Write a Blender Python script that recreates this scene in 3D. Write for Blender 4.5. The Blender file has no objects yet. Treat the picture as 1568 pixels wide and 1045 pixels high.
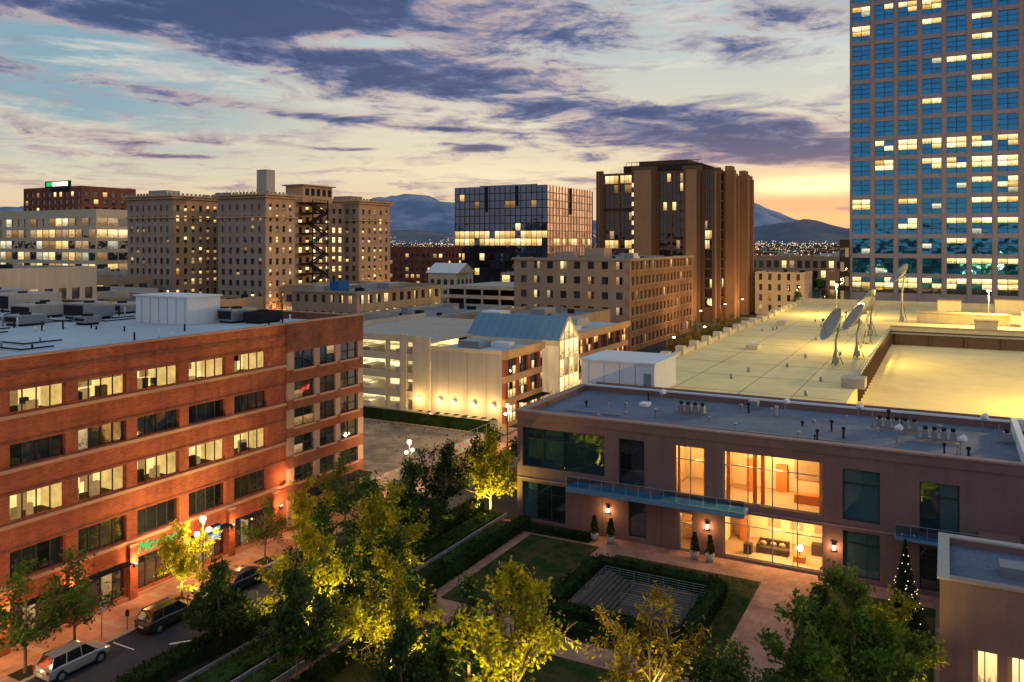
import bpy, math, random
from mathutils import Vector, noise
rnd=random.Random(11)
sc=bpy.context.scene
sc.view_settings.view_transform='Standard'; sc.view_settings.look='None'; sc.view_settings.exposure=0

# ---------------------------------------------------------------- node helpers
class G:
    def __init__(s,nt): s.nt=nt; s.n=nt.nodes; s.l=nt.links
    def node(s,t,**k):
        n=s.n.new(t)
        for a,b in k.items(): setattr(n,a,b)
        return n
    def put(s,sock,v):
        if isinstance(v,Ex): s.l.new(v.s,sock)
        elif isinstance(v,bpy.types.NodeSocket): s.l.new(v,sock)
        elif isinstance(v,(tuple,list)):
            if len(v)==3 and sock.type=='RGBA': v=(*v,1)
            sock.default_value=v
        else: sock.default_value=v
    def m(s,op,a,b=None,c=None,clamp=False):
        n=s.node('ShaderNodeMath',operation=op,use_clamp=clamp)
        s.put(n.inputs[0],a)
        if b is not None: s.put(n.inputs[1],b)
        if c is not None: s.put(n.inputs[2],c)
        return Ex(s,n.outputs[0])
    def mix(s,f,a,b):
        n=s.node('ShaderNodeMix',data_type='RGBA'); n.clamp_factor=True
        s.put(n.inputs[0],f); s.put(n.inputs[6],a); s.put(n.inputs[7],b)
        return Ex(s,n.outputs[2])
    def noise(s,vec,scale,detail=4,rough=.5,dist=0.):
        n=s.node('ShaderNodeTexNoise')
        if vec is not None: s.put(n.inputs['Vector'],vec)
        n.inputs['Scale'].default_value=scale; n.inputs['Detail'].default_value=detail
        n.inputs['Roughness'].default_value=rough; n.inputs['Distortion'].default_value=dist
        return Ex(s,n.outputs[0])
    def ramp(s,f,stops):
        n=s.node('ShaderNodeValToRGB'); e=n.color_ramp.elements
        while len(e)<len(stops): e.new(.5)
        for i,(p,c) in enumerate(stops):
            e[i].position=p; e[i].color=(*c,1) if len(c)==3 else c
        s.put(n.inputs[0],f); return Ex(s,n.outputs[0])
    def comb(s,x,y,z=0.):
        n=s.node('ShaderNodeCombineXYZ')
        for i,v in enumerate((x,y,z)): s.put(n.inputs[i],v)
        return Ex(s,n.outputs[0])
    def sep(s,v):
        n=s.node('ShaderNodeSeparateXYZ'); s.put(n.inputs[0],v)
        return [Ex(s,o) for o in n.outputs]
    def sstep(s,x,a,b):
        n=s.node('ShaderNodeMapRange',interpolation_type='SMOOTHSTEP')
        s.put(n.inputs[0],x); n.inputs[1].default_value=a; n.inputs[2].default_value=b
        n.inputs[3].default_value=0; n.inputs[4].default_value=1
        return Ex(s,n.outputs[0])
class Ex:
    def __init__(s,g,so): s.g=g; s.s=so
    def __add__(s,o): return s.g.m('ADD',s,o)
    __radd__=__add__
    def __sub__(s,o): return s.g.m('SUBTRACT',s,o)
    def __rsub__(s,o): return s.g.m('SUBTRACT',o,s)
    def __mul__(s,o): return s.g.m('MULTIPLY',s,o)
    __rmul__=__mul__
    def __truediv__(s,o): return s.g.m('DIVIDE',s,o)

# ---------------------------------------------------------------- world
w=bpy.data.worlds.new("World"); sc.world=w; w.use_nodes=True
g=G(w.node_tree); g.n.clear()
tc=g.node('ShaderNodeTexCoord')
D=tc.outputs['Generated']
x,y,z=g.sep(D)
r=x*.8825+y*.470; f=y*.8825-x*.470
az=g.m('ARCTAN2',r,f)*57.2958
el=g.m('ARCSINE',z)*57.2958
zz=g.m('MAXIMUM',z,0.0)+.075
P=g.comb(r/zz,f/zz*1.0,3.3)
n1=g.noise(P,.80,6,.60,.35)
n2=g.noise(P,2.1,7,.68,.6)
n4=g.noise(g.comb(az*.045+el*.03,el*.40,1.7),1.3,7,.66,.7)
n5=g.noise(g.comb(az*.16+el*.06,el*.60,5.7),1.5,5,.65,.4)
W1=(n1-.5)*7.0
def gs(cx,cy,wx,wy,sl=0.):
    a=(az-cx)/wx
    b=(el-cy-(az-cx)*sl+W1*(wy*.12))/wy
    return g.m('EXPONENT',(a*a+b*b)*-1.0)
elr=el/40.
base=g.ramp(elr,[(0,(.86,.52,.36)),(.04,(.97,.70,.44)),(.12,(.98,.82,.56)),(.22,(.84,.78,.62)),(.34,(.60,.67,.68)),(.48,(.40,.52,.62)),(.8,(.40,.47,.58)),(1,(.40,.46,.58))])
lf=g.sstep(az,-6,-28)*g.sstep(el,2,9)
base=g.mix(lf*.85,base,(.22,.42,.55))
back=g.sstep(f,.45,-.35)
base=g.mix(back*.9,base,g.ramp(elr,[(0,(.66,.50,.48)),(.3,(.46,.47,.58)),(1,(.36,.42,.56))]))
fr_=(1-back)
wh=g.sstep(n4+(n5-.5)*.35,.43,.66)*g.sstep(el,2.5,7)*fr_
base=g.mix(wh*.85,base,g.mix(g.sstep(el,4,15),(1.0,.88,.62),(.86,.85,.76)))
gm=g.sstep(n2*.45+n4*.35+n5*.2,.48,.59)*g.sstep(el,1.5,4)*fr_
base=g.mix(gm*.66,base,g.mix(g.sstep(el,4,13),(.52,.38,.40),(.31,.36,.47)))
mk=(gs(-16,15.4,21,3.0,-.03)*1.75+gs(-6,11.8,13,1.5,-.08)*1.20+gs(14,7.6,12,1.25,-.03)*1.35+gs(20,5.9,8,.75,.02)*1.25
    +gs(-20,9.3,12,.5,-.10)*.8+gs(-2.2,6.6,2.0,.24)*1.4+gs(-5,7.9,3,.14,-.03)*.8+gs(-22,5.6,3.5,.16,.02)*.9+gs(-12,6.4,2.6,.16,.02)*.8
    +gs(-27,6.6,9,.4,.05)*.4+gs(18,14.5,6,1.6)*.30+gs(2,4.4,6,.25)*.6+gs(4,9.2,7,.5,-.02)*.6+gs(-10,5.0,5,.2,.01)*.6+gs(24,2.3,6,.25,.01)*.8)
dn=mk+(n1-.5)*1.9+(n2-.5)*2.1+(n4-.5)*1.1+(n5-.5)*.9
dn=dn-gs(-11.5,13.5,6,.6,.02)*1.3-gs(-25,12.0,7,.9,-.1)*.9
dens=g.sstep(dn,.14,.85)
dens=dens*(1-back*.7)
core=g.sstep(dn+(n2-.5)*2.0+(n5-.5)*1.4,.35,1.6)
dcol=g.ramp(core,[(0,(.60,.46,.46)),(.25,(.33,.29,.40)),(.6,(.13,.165,.33)),(1,(.055,.085,.22))])
dcol=g.mix(g.sstep(el,9.5,4)*.6,dcol,g.mix(core,(.58,.33,.32),(.24,.17,.27)))
base=g.mix(dens*.95,base,dcol)
glb=gs(19,2.9,10,1.9,0)*.8*(1-dens*.45)
base=g.mix(glb,base,(1.20,.56,.24))
glow=gs(20.3,3.8,4.6,.62,.02)
base=g.mix(g.m('MINIMUM',glow*1.35*(1-dens*.25),1.0),base,(2.2,1.45,.70))
gl2=gs(20.5,1.5,8,.5)*1.0
base=g.mix(gl2*(1-dens*.3),base,(1.7,.72,.28))
gl3=gs(1,4.8,9,.9)*.6*(1-dens*.6)
base=g.mix(gl3,base,(1.2,1.0,.66))
base=g.mix(g.sstep(el,0.2,-1.5),base,(.16,.15,.17))
sky=g.node('ShaderNodeTexSky',sky_type='NISHITA'); sky.sun_disc=False
sky.sun_elevation=math.radians(4); sky.sun_rotation=math.radians(25)
b1=g.node('ShaderNodeBackground'); g.put(b1.inputs[0],base); b1.inputs[1].default_value=.86
b2=g.node('ShaderNodeBackground'); g.l.new(sky.outputs[0],b2.inputs[0]); b2.inputs[1].default_value=.006
ad=g.node('ShaderNodeAddShader'); g.l.new(b1.outputs[0],ad.inputs[0]); g.l.new(b2.outputs[0],ad.inputs[1])
out=g.node('ShaderNodeOutputWorld'); g.l.new(ad.outputs[0],out.inputs[0])

# ---------------------------------------------------------------- materials
def newmat(name):
    m=bpy.data.materials.new(name); m.use_nodes=True
    g=G(m.node_tree); g.n.clear()
    o=g.node('ShaderNodeOutputMaterial')
    return m,g,o
def surf(name,col,var=.25,scale=.6,rough=.85,fine=8.,streak=0.,bump=0,spec=.3,col2=None,metal=0.):
    m,g,o=newmat(name)
    tc=g.node('ShaderNodeTexCoord').outputs['Object']
    a=g.noise(tc,scale,3,.62); b=g.noise(tc,fine,2,.6)
    v=(a-.5)*var*2+(b-.5)*var*1.2+1.
    if streak:
        mp=g.node('ShaderNodeMapping'); g.put(mp.inputs[0],tc); mp.inputs['Scale'].default_value=(1.6,1.6,.12)
        v=v+(g.noise(mp.outputs[0],1.0,2,.6)-.5)*streak
    n=g.node('ShaderNodeVectorMath',operation='SCALE'); 
    if col2: g.put(n.inputs[0],g.mix(g.sstep(a,.4,.6),col,col2))
    else: n.inputs[0].default_value=col
    g.put(n.inputs['Scale'],v)
    if rough>=.8 and not bump:
        p=g.node('ShaderNodeBsdfDiffuse'); g.l.new(n.outputs[0],p.inputs[0])
        g.l.new(p.outputs[0],o.inputs[0]); return m
    p=g.node('ShaderNodeBsdfPrincipled'); g.l.new(n.outputs[0],p.inputs['Base Color'])
    p.inputs['Roughness'].default_value=rough; p.inputs['Specular IOR Level'].default_value=spec; p.inputs['Metallic'].default_value=metal
    if bump:
        bp=g.node('ShaderNodeBump'); bp.inputs['Strength'].default_value=bump; bp.inputs['Distance'].default_value=.05
        g.put(bp.inputs['Height'],b); g.l.new(bp.outputs[0],p.inputs['Normal'])
    g.l.new(p.outputs[0],o.inputs[0]); return m
def brick(name,c1,c2,mortar,along='Y',bw=.42,rh=.15):
    m,g,o=newmat(name)
    tc=g.node('ShaderNodeTexCoord').outputs['Object']; x,y,z=g.sep(tc)
    bt=g.node('ShaderNodeTexBrick'); g.put(bt.inputs['Vector'],g.comb(x+y,z,0.) if along=='Y' else tc)
    bt.inputs['Scale'].default_value=1.; bt.inputs['Brick Width'].default_value=bw; bt.inputs['Row Height'].default_value=rh
    bt.inputs['Mortar Size'].default_value=.012; bt.inputs['Color1'].default_value=(*c1,1); bt.inputs['Color2'].default_value=(*c2,1); bt.inputs['Mortar'].default_value=(*mortar,1)
    a=g.noise(tc,.35,3,.65)
    mp=g.node('ShaderNodeMapping'); g.put(mp.inputs[0],tc); mp.inputs['Scale'].default_value=(1.2,1.2,.1)
    st=g.noise(mp.outputs[0],1.2,3,.6)
    n=g.node('ShaderNodeVectorMath',operation='SCALE'); g.l.new(bt.outputs[0],n.inputs[0]); g.put(n.inputs['Scale'],(a-.5)*1.1+(st-.5)*.7+1.)
    p=g.node('ShaderNodeBsdfDiffuse'); g.l.new(n.outputs[0],p.inputs[0])
    g.l.new(p.outputs[0],o.inputs[0]); return m
def glass(name,col,refl=.35,tint=(.9,.95,1),rough=.04):
    m,g,o=newmat(name)
    d=g.node('ShaderNodeBsdfDiffuse')
    uv=g.node('ShaderNodeTexCoord').outputs['UV']
    fl=g.node('ShaderNodeVectorMath',operation='FLOOR'); g.put(fl.inputs[0],uv)
    wn=g.node('ShaderNodeTexWhiteNoise',noise_dimensions='2D'); g.l.new(fl.outputs[0],wn.inputs[0])
    sc_=g.node('ShaderNodeVectorMath',operation='SCALE'); sc_.inputs[0].default_value=col
    g.put(sc_.inputs['Scale'],g.m('MULTIPLY',wn.outputs[0],1.6)+.2)
    g.l.new(sc_.outputs[0],d.inputs[0])
    gl=g.node('ShaderNodeBsdfGlossy'); gl.inputs[0].default_value=(*tint,1); gl.inputs['Roughness'].default_value=rough
    tcx=g.node('ShaderNodeTexCoord').outputs['Object']
    bp=g.node('ShaderNodeBump'); bp.inputs['Strength'].default_value=.2; bp.inputs['Distance'].default_value=.3
    g.put(bp.inputs['Height'],g.noise(tcx,.35,1,.5)); g.l.new(bp.outputs[0],gl.inputs['Normal'])
    fr=g.node('ShaderNodeLayerWeight'); fr.inputs[0].default_value=.35
    fac=g.m('MULTIPLY_ADD',fr.outputs['Fresnel'],.6,refl*.8)
    mx=g.node('ShaderNodeMixShader'); g.put(mx.inputs[0],fac); g.l.new(d.outputs[0],mx.inputs[1]); g.l.new(gl.outputs[0],mx.inputs[2])
    g.l.new(mx.outputs[0],o.inputs[0]); return m
def lit(name,col,st=1.,contrast=.6,refl=.06,clut=.8):
    m,g,o=newmat(name)
    uv=g.node('ShaderNodeTexCoord').outputs['UV']
    fl=g.node('ShaderNodeVectorMath',operation='FLOOR'); g.put(fl.inputs[0],uv)
    fc=g.node('ShaderNodeVectorMath',operation='FRACTION'); g.put(fc.inputs[0],uv)
    wn=g.node('ShaderNodeTexWhiteNoise',noise_dimensions='2D'); g.l.new(fl.outputs[0],wn.inputs[0])
    u,v,_=g.sep(fc.outputs[0])
    rn=g.m('MULTIPLY_ADD',wn.outputs[0],contrast,1-contrast*.6)
    nz=g.noise(uv,5.5,2,.7); nz2=g.noise(uv,2.2,1,.5)
    fur=g.sstep(nz,.47,.56)*g.sstep(v,.62,.30)*clut
    hv=g.m('MULTIPLY_ADD',v,.55,.6)
    s=rn*hv*(1-fur*.8)*g.m('MULTIPLY_ADD',nz2,.9,.55)*st
    e=g.node('ShaderNodeEmission')
    g.put(e.inputs[0],g.mix(g.m('MULTIPLY',wn.outputs[0],.5),col,(1,.86,.55))); g.put(e.inputs[1],s)
    g.l.new(e.outputs[0],o.inputs[0])
    m.cycles.emission_sampling='NONE'
    return m
def emis(name,col,st,samp=False,var=0):
    m,g,o=newmat(name); e=g.node('ShaderNodeEmission'); e.inputs[0].default_value=(*col,1); e.inputs[1].default_value=st
    if var:
        tc=g.node('ShaderNodeTexCoord').outputs['Object']; g.put(e.inputs[1],(g.noise(tc,.55,3,.7)-.5)*var*st*2.4+st)
    g.l.new(e.outputs[0],o.inputs[0]); 
    if not samp: m.cycles.emission_sampling='NONE'
    return m
def clearglass(name,refl=.12,tint=(.9,.93,.92)):
    m,g,o=newmat(name)
    t=g.node('ShaderNodeBsdfTransparent'); t.inputs[0].default_value=(*tint,1)
    gl=g.node('ShaderNodeBsdfGlossy'); gl.inputs['Roughness'].default_value=.03
    fr=g.node('ShaderNodeLayerWeight'); fr.inputs[0].default_value=.3
    mx=g.node('ShaderNodeMixShader'); g.put(mx.inputs[0],g.m('MULTIPLY_ADD',fr.outputs['Fresnel'],.5,refl))
    g.l.new(t.outputs[0],mx.inputs[1]); g.l.new(gl.outputs[0],mx.inputs[2]); g.l.new(mx.outputs[0],o.inputs[0]); return m
def leafm(name,ca,cb,tr=.35):
    m,g,o=newmat(name)
    geo=g.node('ShaderNodeNewGeometry'); tc=g.node('ShaderNodeTexCoord').outputs['Object']
    c=g.mix(geo.outputs['Random Per Island'],ca,cb)
    n=g.noise(tc,.9,1,.6)
    sc_=g.node('ShaderNodeVectorMath',operation='SCALE'); g.put(sc_.inputs[0],c); g.put(sc_.inputs['Scale'],g.m('MULTIPLY_ADD',n,1.6,.2))
    d=g.node('ShaderNodeBsdfDiffuse'); t=g.node('ShaderNodeBsdfTranslucent')
    g.l.new(sc_.outputs[0],d.inputs[0]); g.l.new(sc_.outputs[0],t.inputs[0])
    mx=g.node('ShaderNodeMixShader'); mx.inputs[0].default_value=tr
    g.l.new(d.outputs[0],mx.inputs[1]); g.l.new(t.outputs[0],mx.inputs[2]); g.l.new(mx.outputs[0],o.inputs[0]); return m

M={}
M['brick']=brick('red_brick',(.36,.090,.046),(.255,.062,.036),(.26,.15,.11))
M['brick2']=brick('dark_brick',(.24,.080,.052),(.17,.058,.042),(.18,.12,.09))
M['brickbr']=brick('brown_brick',(.30,.17,.10),(.24,.13,.08),(.25,.18,.13))
M['brickband']=surf('cast_stone',(.44,.24,.17),.15)
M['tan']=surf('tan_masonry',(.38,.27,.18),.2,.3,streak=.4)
M['tanlit']=surf('tan_masonry_lit',(.48,.31,.18),.2,.3,streak=.4)  # tan masonry with warm light put into its colour
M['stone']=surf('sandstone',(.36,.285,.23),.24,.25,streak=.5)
M['stonelit']=surf('sandstone_lit',(.50,.34,.20),.24,.25,streak=.5)  # sandstone with the warm light of east faces put into its colour
M['condo']=surf('brown_precast',(.225,.138,.122),.18,.35,streak=.3)
M['condo2']=surf('brown_precast_trim',(.34,.24,.21),.12,.35)
M['conc']=surf('concrete',(.42,.39,.34),.15,.2,streak=.4)
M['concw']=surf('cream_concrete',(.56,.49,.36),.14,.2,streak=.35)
M['white']=surf('white_paint',(.68,.69,.71),.10,.3,streak=.15)
M['granite']=surf('pink_granite',(.29,.26,.30),.1,.2)
M['bronze']=surf('bronze_panel',(.15,.090,.060),.12,.2,streak=.3)
M['bronzel']=surf('bronze_panel_light',(.30,.18,.11),.12,.2,streak=.3)
M['bronzed']=surf('bronze_panel_dark',(.06,.04,.03),.12,.2)
M['metal']=surf('grey_metal',(.26,.28,.30),.12,1,rough=.45,metal=.4)
M['dark']=surf('dark_metal',(.03,.032,.036),.2,1)
M['frame']=surf('window_frame',(.05,.05,.05),.1,1)
M['roofl']=surf('pale_roof_membrane',(.42,.50,.56),.30,.10,fine=1.5)
M['roofd']=surf('gravel_roof',(.11,.145,.21),.6,.18,fine=3.2,bump=.8)
M['roofc']=surf('cream_roof',(.82,.66,.33),.24,.06,fine=.35)
M['roofg']=surf('grey_roof',(.24,.24,.26),.35,.15,fine=1)
M['asph']=surf('asphalt',(.06,.06,.065),.35,.4,fine=12)
M['walk']=surf('concrete_paving',(.38,.29,.22),.15,.4,fine=6)
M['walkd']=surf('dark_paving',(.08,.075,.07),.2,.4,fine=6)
M['paver']=brick('paver',(.42,.235,.17),(.34,.18,.13),(.2,.14,.12),'X',bw=.9,rh=.9)
M['kerb']=surf('kerb_stone',(.30,.29,.28),.25,1)
M['paint']=surf('road_paint',(.75,.75,.72),.2,2)
M['lawn']=surf('lawn',(.032,.055,.018),.5,.6,fine=14,col2=(.070,.060,.026))
M['soil']=surf('planting_soil',(.040,.035,.025),.4,1.2,fine=10)
M['dirt']=surf('bare_dirt',(.50,.36,.23),.35,.22,fine=2.5,col2=(.28,.20,.13))
M['ground']=surf('valley_ground',(.07,.075,.07),.5,.004,fine=.05,col2=(.045,.055,.04))
M['gdark']=glass('dark_glass',(.02,.024,.03),.22)
M['gwin']=glass('old_window_glass',(.035,.035,.04),.12,(.7,.78,.95))
M['gteal']=glass('blue_tower_glass',(.006,.09,.17),.55,(.09,.45,.88))
M['gblue']=glass('blue_curtain_glass',(.02,.035,.06),.20,(.5,.66,1))
M['gpink']=glass('pink_reflection_glass',(.90,.50,.34),.40,(1,.80,.66),rough=.12)  # pink sky reflection painted into the diffuse colour
M['gblack']=glass('black_glass',(.010,.010,.012),.05)
M['gcondo']=glass('green_glass',(.03,.07,.08),.26,(.6,.88,.95))
M['litw']=lit('lit_window_warm',(1,.58,.15),1.5)
M['lity']=lit('lit_window_yellow',(1,.72,.25),2.0,contrast=.6)
M['litd']=lit('lit_window_dim',(1,.50,.16),.5)
M['litc']=lit('lit_window_cool',(.9,.85,.6),.9)
M['lits']=lit('lit_window_small',(1,.66,.25),1.8,clut=.2)
M['clear']=clearglass('clear_glass',.07)
M['rail']=clearglass('balcony_glass',.2,(.35,.62,.85))
M['bulb']=emis('lamp_globe',(1,.80,.45),9)
M['bulb2']=emis('fairy_light',(1,.72,.25),7)
M['ceil']=emis('office_ceiling_light',(1,.88,.55),3.2)
M['off']=emis('office_wall_glow',(1,.70,.24),1.45,var=.7)
M['offs']=emis('office_side_glow',(1,.62,.18),.95,var=.7)
M['offd']=surf('office_furniture',(.06,.045,.035),.3)
M['offm']=emis('office_partition_glow',(1,.55,.20),.42,var=.8)  # partitions emit by themselves, room light put into their colour
M['green']=emis('green_sign_light',(.03,.75,.18),1.0)
M['redl']=emis('red_sign_light',(1,.10,.06),.8)
M['bluel']=emis('blue_sign_light',(.05,.4,1),.9)
M['bark']=surf('bark',(.17,.125,.08),.3,3)
M['inw']=surf('interior_wall',(.75,.58,.38),.06,1)
M['wood']=surf('wood_door',(.50,.17,.05),.15,1)
M['dish']=surf('dish_paint',(.36,.34,.31),.16,1)
M['rust']=surf('iron',(.12,.08,.06),.2,1)
M['bluebox']=surf('blue_cladding',(.03,.12,.30),.1,1)
M['blueroof']=surf('blue_standing_seam',(.14,.27,.38),.15,.5)
M['leafA']=leafm('leaf_spring',(.20,.23,.016),(.42,.33,.022),.42)
M['leafB']=leafm('leaf_green',(.055,.12,.020),(.12,.17,.030))
M['leafC']=leafm('leaf_dark',(.025,.060,.022),(.070,.11,.026),.25)
M['leafD']=leafm('leaf_olive',(.28,.17,.020),(.19,.18,.025))
M['hedge']=leafm('hedge_leaf',(.014,.032,.013),(.032,.054,.017),.15)
M['bulbd']=emis('sodium_street_light',(1,.60,.25),2.8); M['bulbw']=emis('white_street_light',(1,.88,.7),2.6)

# ---------------------------------------------------------------- mesh builder
class MB:
    def __init__(s): s.v=[];s.f=[];s.m=[];s.uv=[];s.mats=[];s.sm=[]
    def mi(s,mat):
        if isinstance(mat,str): mat=M[mat]
        if mat not in s.mats: s.mats.append(mat)
        return s.mats.index(mat)
    def face(s,pts,mat,uv=None,smooth=False):
        n=len(s.v); s.v+= [tuple(p) for p in pts]; k=len(pts)
        s.f.append(tuple(range(n,n+k))); s.m.append(s.mi(mat)); s.uv+= uv if uv else [(0,0)]*k; s.sm.append(smooth)
    def box(s,x0,x1,y0,y1,z0,z1,mat):
        if x1<=x0 or y1<=y0 or z1<=z0: return
        n=len(s.v); s.v+=[(x0,y0,z0),(x1,y0,z0),(x1,y1,z0),(x0,y1,z0),(x0,y0,z1),(x1,y0,z1),(x1,y1,z1),(x0,y1,z1)]
        i=s.mi(mat)
        for q in ((0,3,2,1),(4,5,6,7),(0,1,5,4),(1,2,6,5),(2,3,7,6),(3,0,4,7)):
            s.f.append(tuple(n+a for a in q)); s.m.append(i); s.uv+=[(0,0)]*4; s.sm.append(False)
    def tube(s,p0,p1,r0,r1,n,mat,cap=False):
        p0=Vector(p0);p1=Vector(p1);d=(p1-p0)
        if d.length<1e-6: return
        d.normalize(); a=d.orthogonal().normalized(); b=d.cross(a); k=len(s.v); i=s.mi(mat)
        for p,r in ((p0,r0),(p1,r1)):
            for j in range(n):
                t=2*math.pi*j/n; s.v.append(tuple(p+(a*math.cos(t)+b*math.sin(t))*r))
        for j in range(n):
            s.f.append((k+j,k+(j+1)%n,k+n+(j+1)%n,k+n+j)); s.m.append(i); s.uv+=[(0,0)]*4; s.sm.append(n>5)
        if cap:
            s.f.append(tuple(k+n+j for j in range(n))); s.m.append(i); s.uv+=[(0,0)]*n; s.sm.append(False)
            s.f.append(tuple(k+j for j in reversed(range(n)))); s.m.append(i); s.uv+=[(0,0)]*n; s.sm.append(False)
    def ball(s,c,r,mat,nu=8,nv=6,sx=1,sy=1,sz=1):
        k=len(s.v); i=s.mi(mat)
        for a in range(nv+1):
            ph=math.pi*a/nv
            for b in range(nu):
                th=2*math.pi*b/nu
                s.v.append((c[0]+r*sx*math.sin(ph)*math.cos(th),c[1]+r*sy*math.sin(ph)*math.sin(th),c[2]+r*sz*math.cos(ph)))
        for a in range(nv):
            for b in range(nu):
                s.f.append((k+a*nu+b,k+(a+1)*nu+b,k+(a+1)*nu+(b+1)%nu,k+a*nu+(b+1)%nu)); s.m.append(i); s.uv+=[(0,0)]*4; s.sm.append(True)
    def mesh(s,name):
        me=bpy.data.meshes.new(name); me.from_pydata(s.v,[],s.f)
        for m in s.mats: me.materials.append(m)
        me.polygons.foreach_set('material_index',s.m); me.polygons.foreach_set('use_smooth',s.sm)
        ul=me.uv_layers.new(name='UVMap'); ul.data.foreach_set('uv',[c for p in s.uv for c in p]); me.update(); return me
    def build(s,name,loc=(0,0,0),rot=0,parent=None,scale=1):
        return place(s.mesh(name),name,loc,rot,parent,scale)
def place(me,name,loc=(0,0,0),rot=0,parent=None,scale=1):
    o=bpy.data.objects.new(name,me); sc.collection.objects.link(o); o.location=loc; o.rotation_euler=(0,0,rot); o.scale=(scale,)*3
    if parent: o.parent=parent
    return o
def light(name,loc,e,col=(1,.62,.25),size=.15,typ='POINT',target=None,angle=100,blend=.6,parent=None):
    l=bpy.data.lights.new(name,typ); l.energy=e; l.color=col
    if typ=='POINT' or typ=='SPOT': l.shadow_soft_size=size
    if typ=='SPOT': l.spot_size=math.radians(angle); l.spot_blend=blend
    o=bpy.data.objects.new(name,l); sc.collection.objects.link(o); o.location=loc
    if target is not None:
        d=Vector(target)-Vector(loc); o.rotation_euler=d.to_track_quat('-Z','Y').to_euler()
    if parent:
        o.parent=parent
        o.matrix_parent_inverse.identity()
    return o

def fbox(mb,face,c):
    def bx(sa,sb,na,nb,za,zb,mat):
        if face=='S': mb.box(sa,sb,c-nb,c-na,za,zb,mat)
        else: mb.box(c+na,c+nb,sa,sb,za,zb,mat)
    def pt(s_,n,z_):
        return (s_,c-n,z_) if face=='S' else (c+n,s_,z_)
    return bx,pt
def facade(mb,face,c,s0,s1,z0,z1,cols,rows,wall,th=.45,pane=None,sub=(1,1),mm='frame',mw=.07,sill=None,pier=None,room=None,rec=.7):
    bx,pt=fbox(mb,face,c)
    prev=z0
    for a,b in rows:
        bx(s0,s1,-th,0,prev,a,wall); prev=b
    bx(s0,s1,-th,0,prev,z1,wall)
    for ri,(a,b) in enumerate(rows):
        ps=s0
        for ca,cb in cols:
            bx(ps,ca,-th,0,a,b,pier or wall); ps=cb
        bx(ps,s1,-th,0,a,b,pier or wall)
        for ci,(ca,cb) in enumerate(cols):
            nx,nz=sub; pn=-th*rec
            if room and room(ci,ri): room(ci,ri)(mb,face,c,ca,cb,a,b,th)
            for i in range(nx):
                for j in range(nz):
                    q0=ca+(cb-ca)*i/nx; q1=ca+(cb-ca)*(i+1)/nx; w0=a+(b-a)*j/nz; w1=a+(b-a)*(j+1)/nz
                    mt='clear' if (room and room(ci,ri)) else pane(ci,ri,i,j)
                    u=rnd.randint(0,300); v=rnd.randint(0,300); e=.002
                    mb.face([pt(q0,pn,w0),pt(q1,pn,w0),pt(q1,pn,w1),pt(q0,pn,w1)],mt,[(u+e,v+e),(u+1-e,v+e),(u+1-e,v+1-e),(u+e,v+1-e)])
            if mw:
                for i in range(1,nx):
                    q=ca+(cb-ca)*i/nx; bx(q-mw/2,q+mw/2,pn+.004,pn+.08,a,b,mm)
                for j in range(1,nz):
                    q=a+(b-a)*j/nz; bx(ca,cb,pn+.004,pn+.06,q-mw/2,q+mw/2,mm)
            if sill: bx(ca-.1,cb+.1,.002,.12,a-.18,a-.002,sill)
def grid(a,b,n,fr,m=0.):
    a+=m;b-=m; p=(b-a)/n; w=p*fr
    return [(a+p*(i+.5)-w/2,a+p*(i+.5)+w/2) for i in range(n)]
def rowsf(z0,h,n,lo,hi): return [(z0+h*i+lo,z0+h*i+hi) for i in range(n)]
def shell(mb,x0,x1,y0,y1,z1,wall,roof,th=.45,core=.6,par=.9):
    mb.box(x0,x0+th,y0+th,y1-th,0,z1,wall); mb.box(x0,x1,y1-th,y1,0,z1,wall)
    mb.box(x0+th,x1-core,y0+core,y1-th,0,z1-par-.05,'roofg' if core<3 else 'offd')
    mb.box(x0+th+.002,x1-th-.002,y0+th+.002,y1-th-.002,z1-par-.048,z1-par,roof)
def bldg(name,x0,x1,y0,y1,z1,wall,roof,cS,rS,cE,rE,pane,sub=(1,1),wallE=None,th=.45,sill=None,z0=0,cornice=None,extra=None,mw=.07,par=.9,paneE=None,subE=None):
    mb=MB(); shell(mb,x0,x1,y0,y1,z1,wall,roof,th,par=par)
    facade(mb,'S',y0,x0,x1,z0,z1,cS,rS,wall,th,pane,sub,sill=sill,mw=mw)
    facade(mb,'E',x1,y0+th,y1-th,z0,z1,cE,rE,wallE or wall,th,paneE or pane,subE or sub,sill=sill,mw=mw)
    if cornice:
        cm,pr,hh=cornice
        mb.box(x0-pr,x1+pr,y0-pr,y0-.003,z1-hh,z1+.05,cm); mb.box(x1+.003,x1+pr,y0-.003,y1+pr,z1-hh,z1+.05,cm)
    if extra: extra(mb)
    for i in range(int((x1-x0)*(y1-y0)/160)+3):
        xx=rnd.uniform(x0+2,x1-3); yy=rnd.uniform(y0+2,y1-3); s_=rnd.uniform(.6,2.2); mb.box(xx,xx+s_,yy,yy+s_*rnd.uniform(.6,1.4),z1-par-.01,z1-par+rnd.uniform(.5,1.7),rnd.choice(['metal','conc','dark']))
    return mb.build(name)
def rp(p,lits,darks):
    return lambda i,j,k,l: rnd.choice(lits) if rnd.random()<p else rnd.choice(darks)

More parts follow.
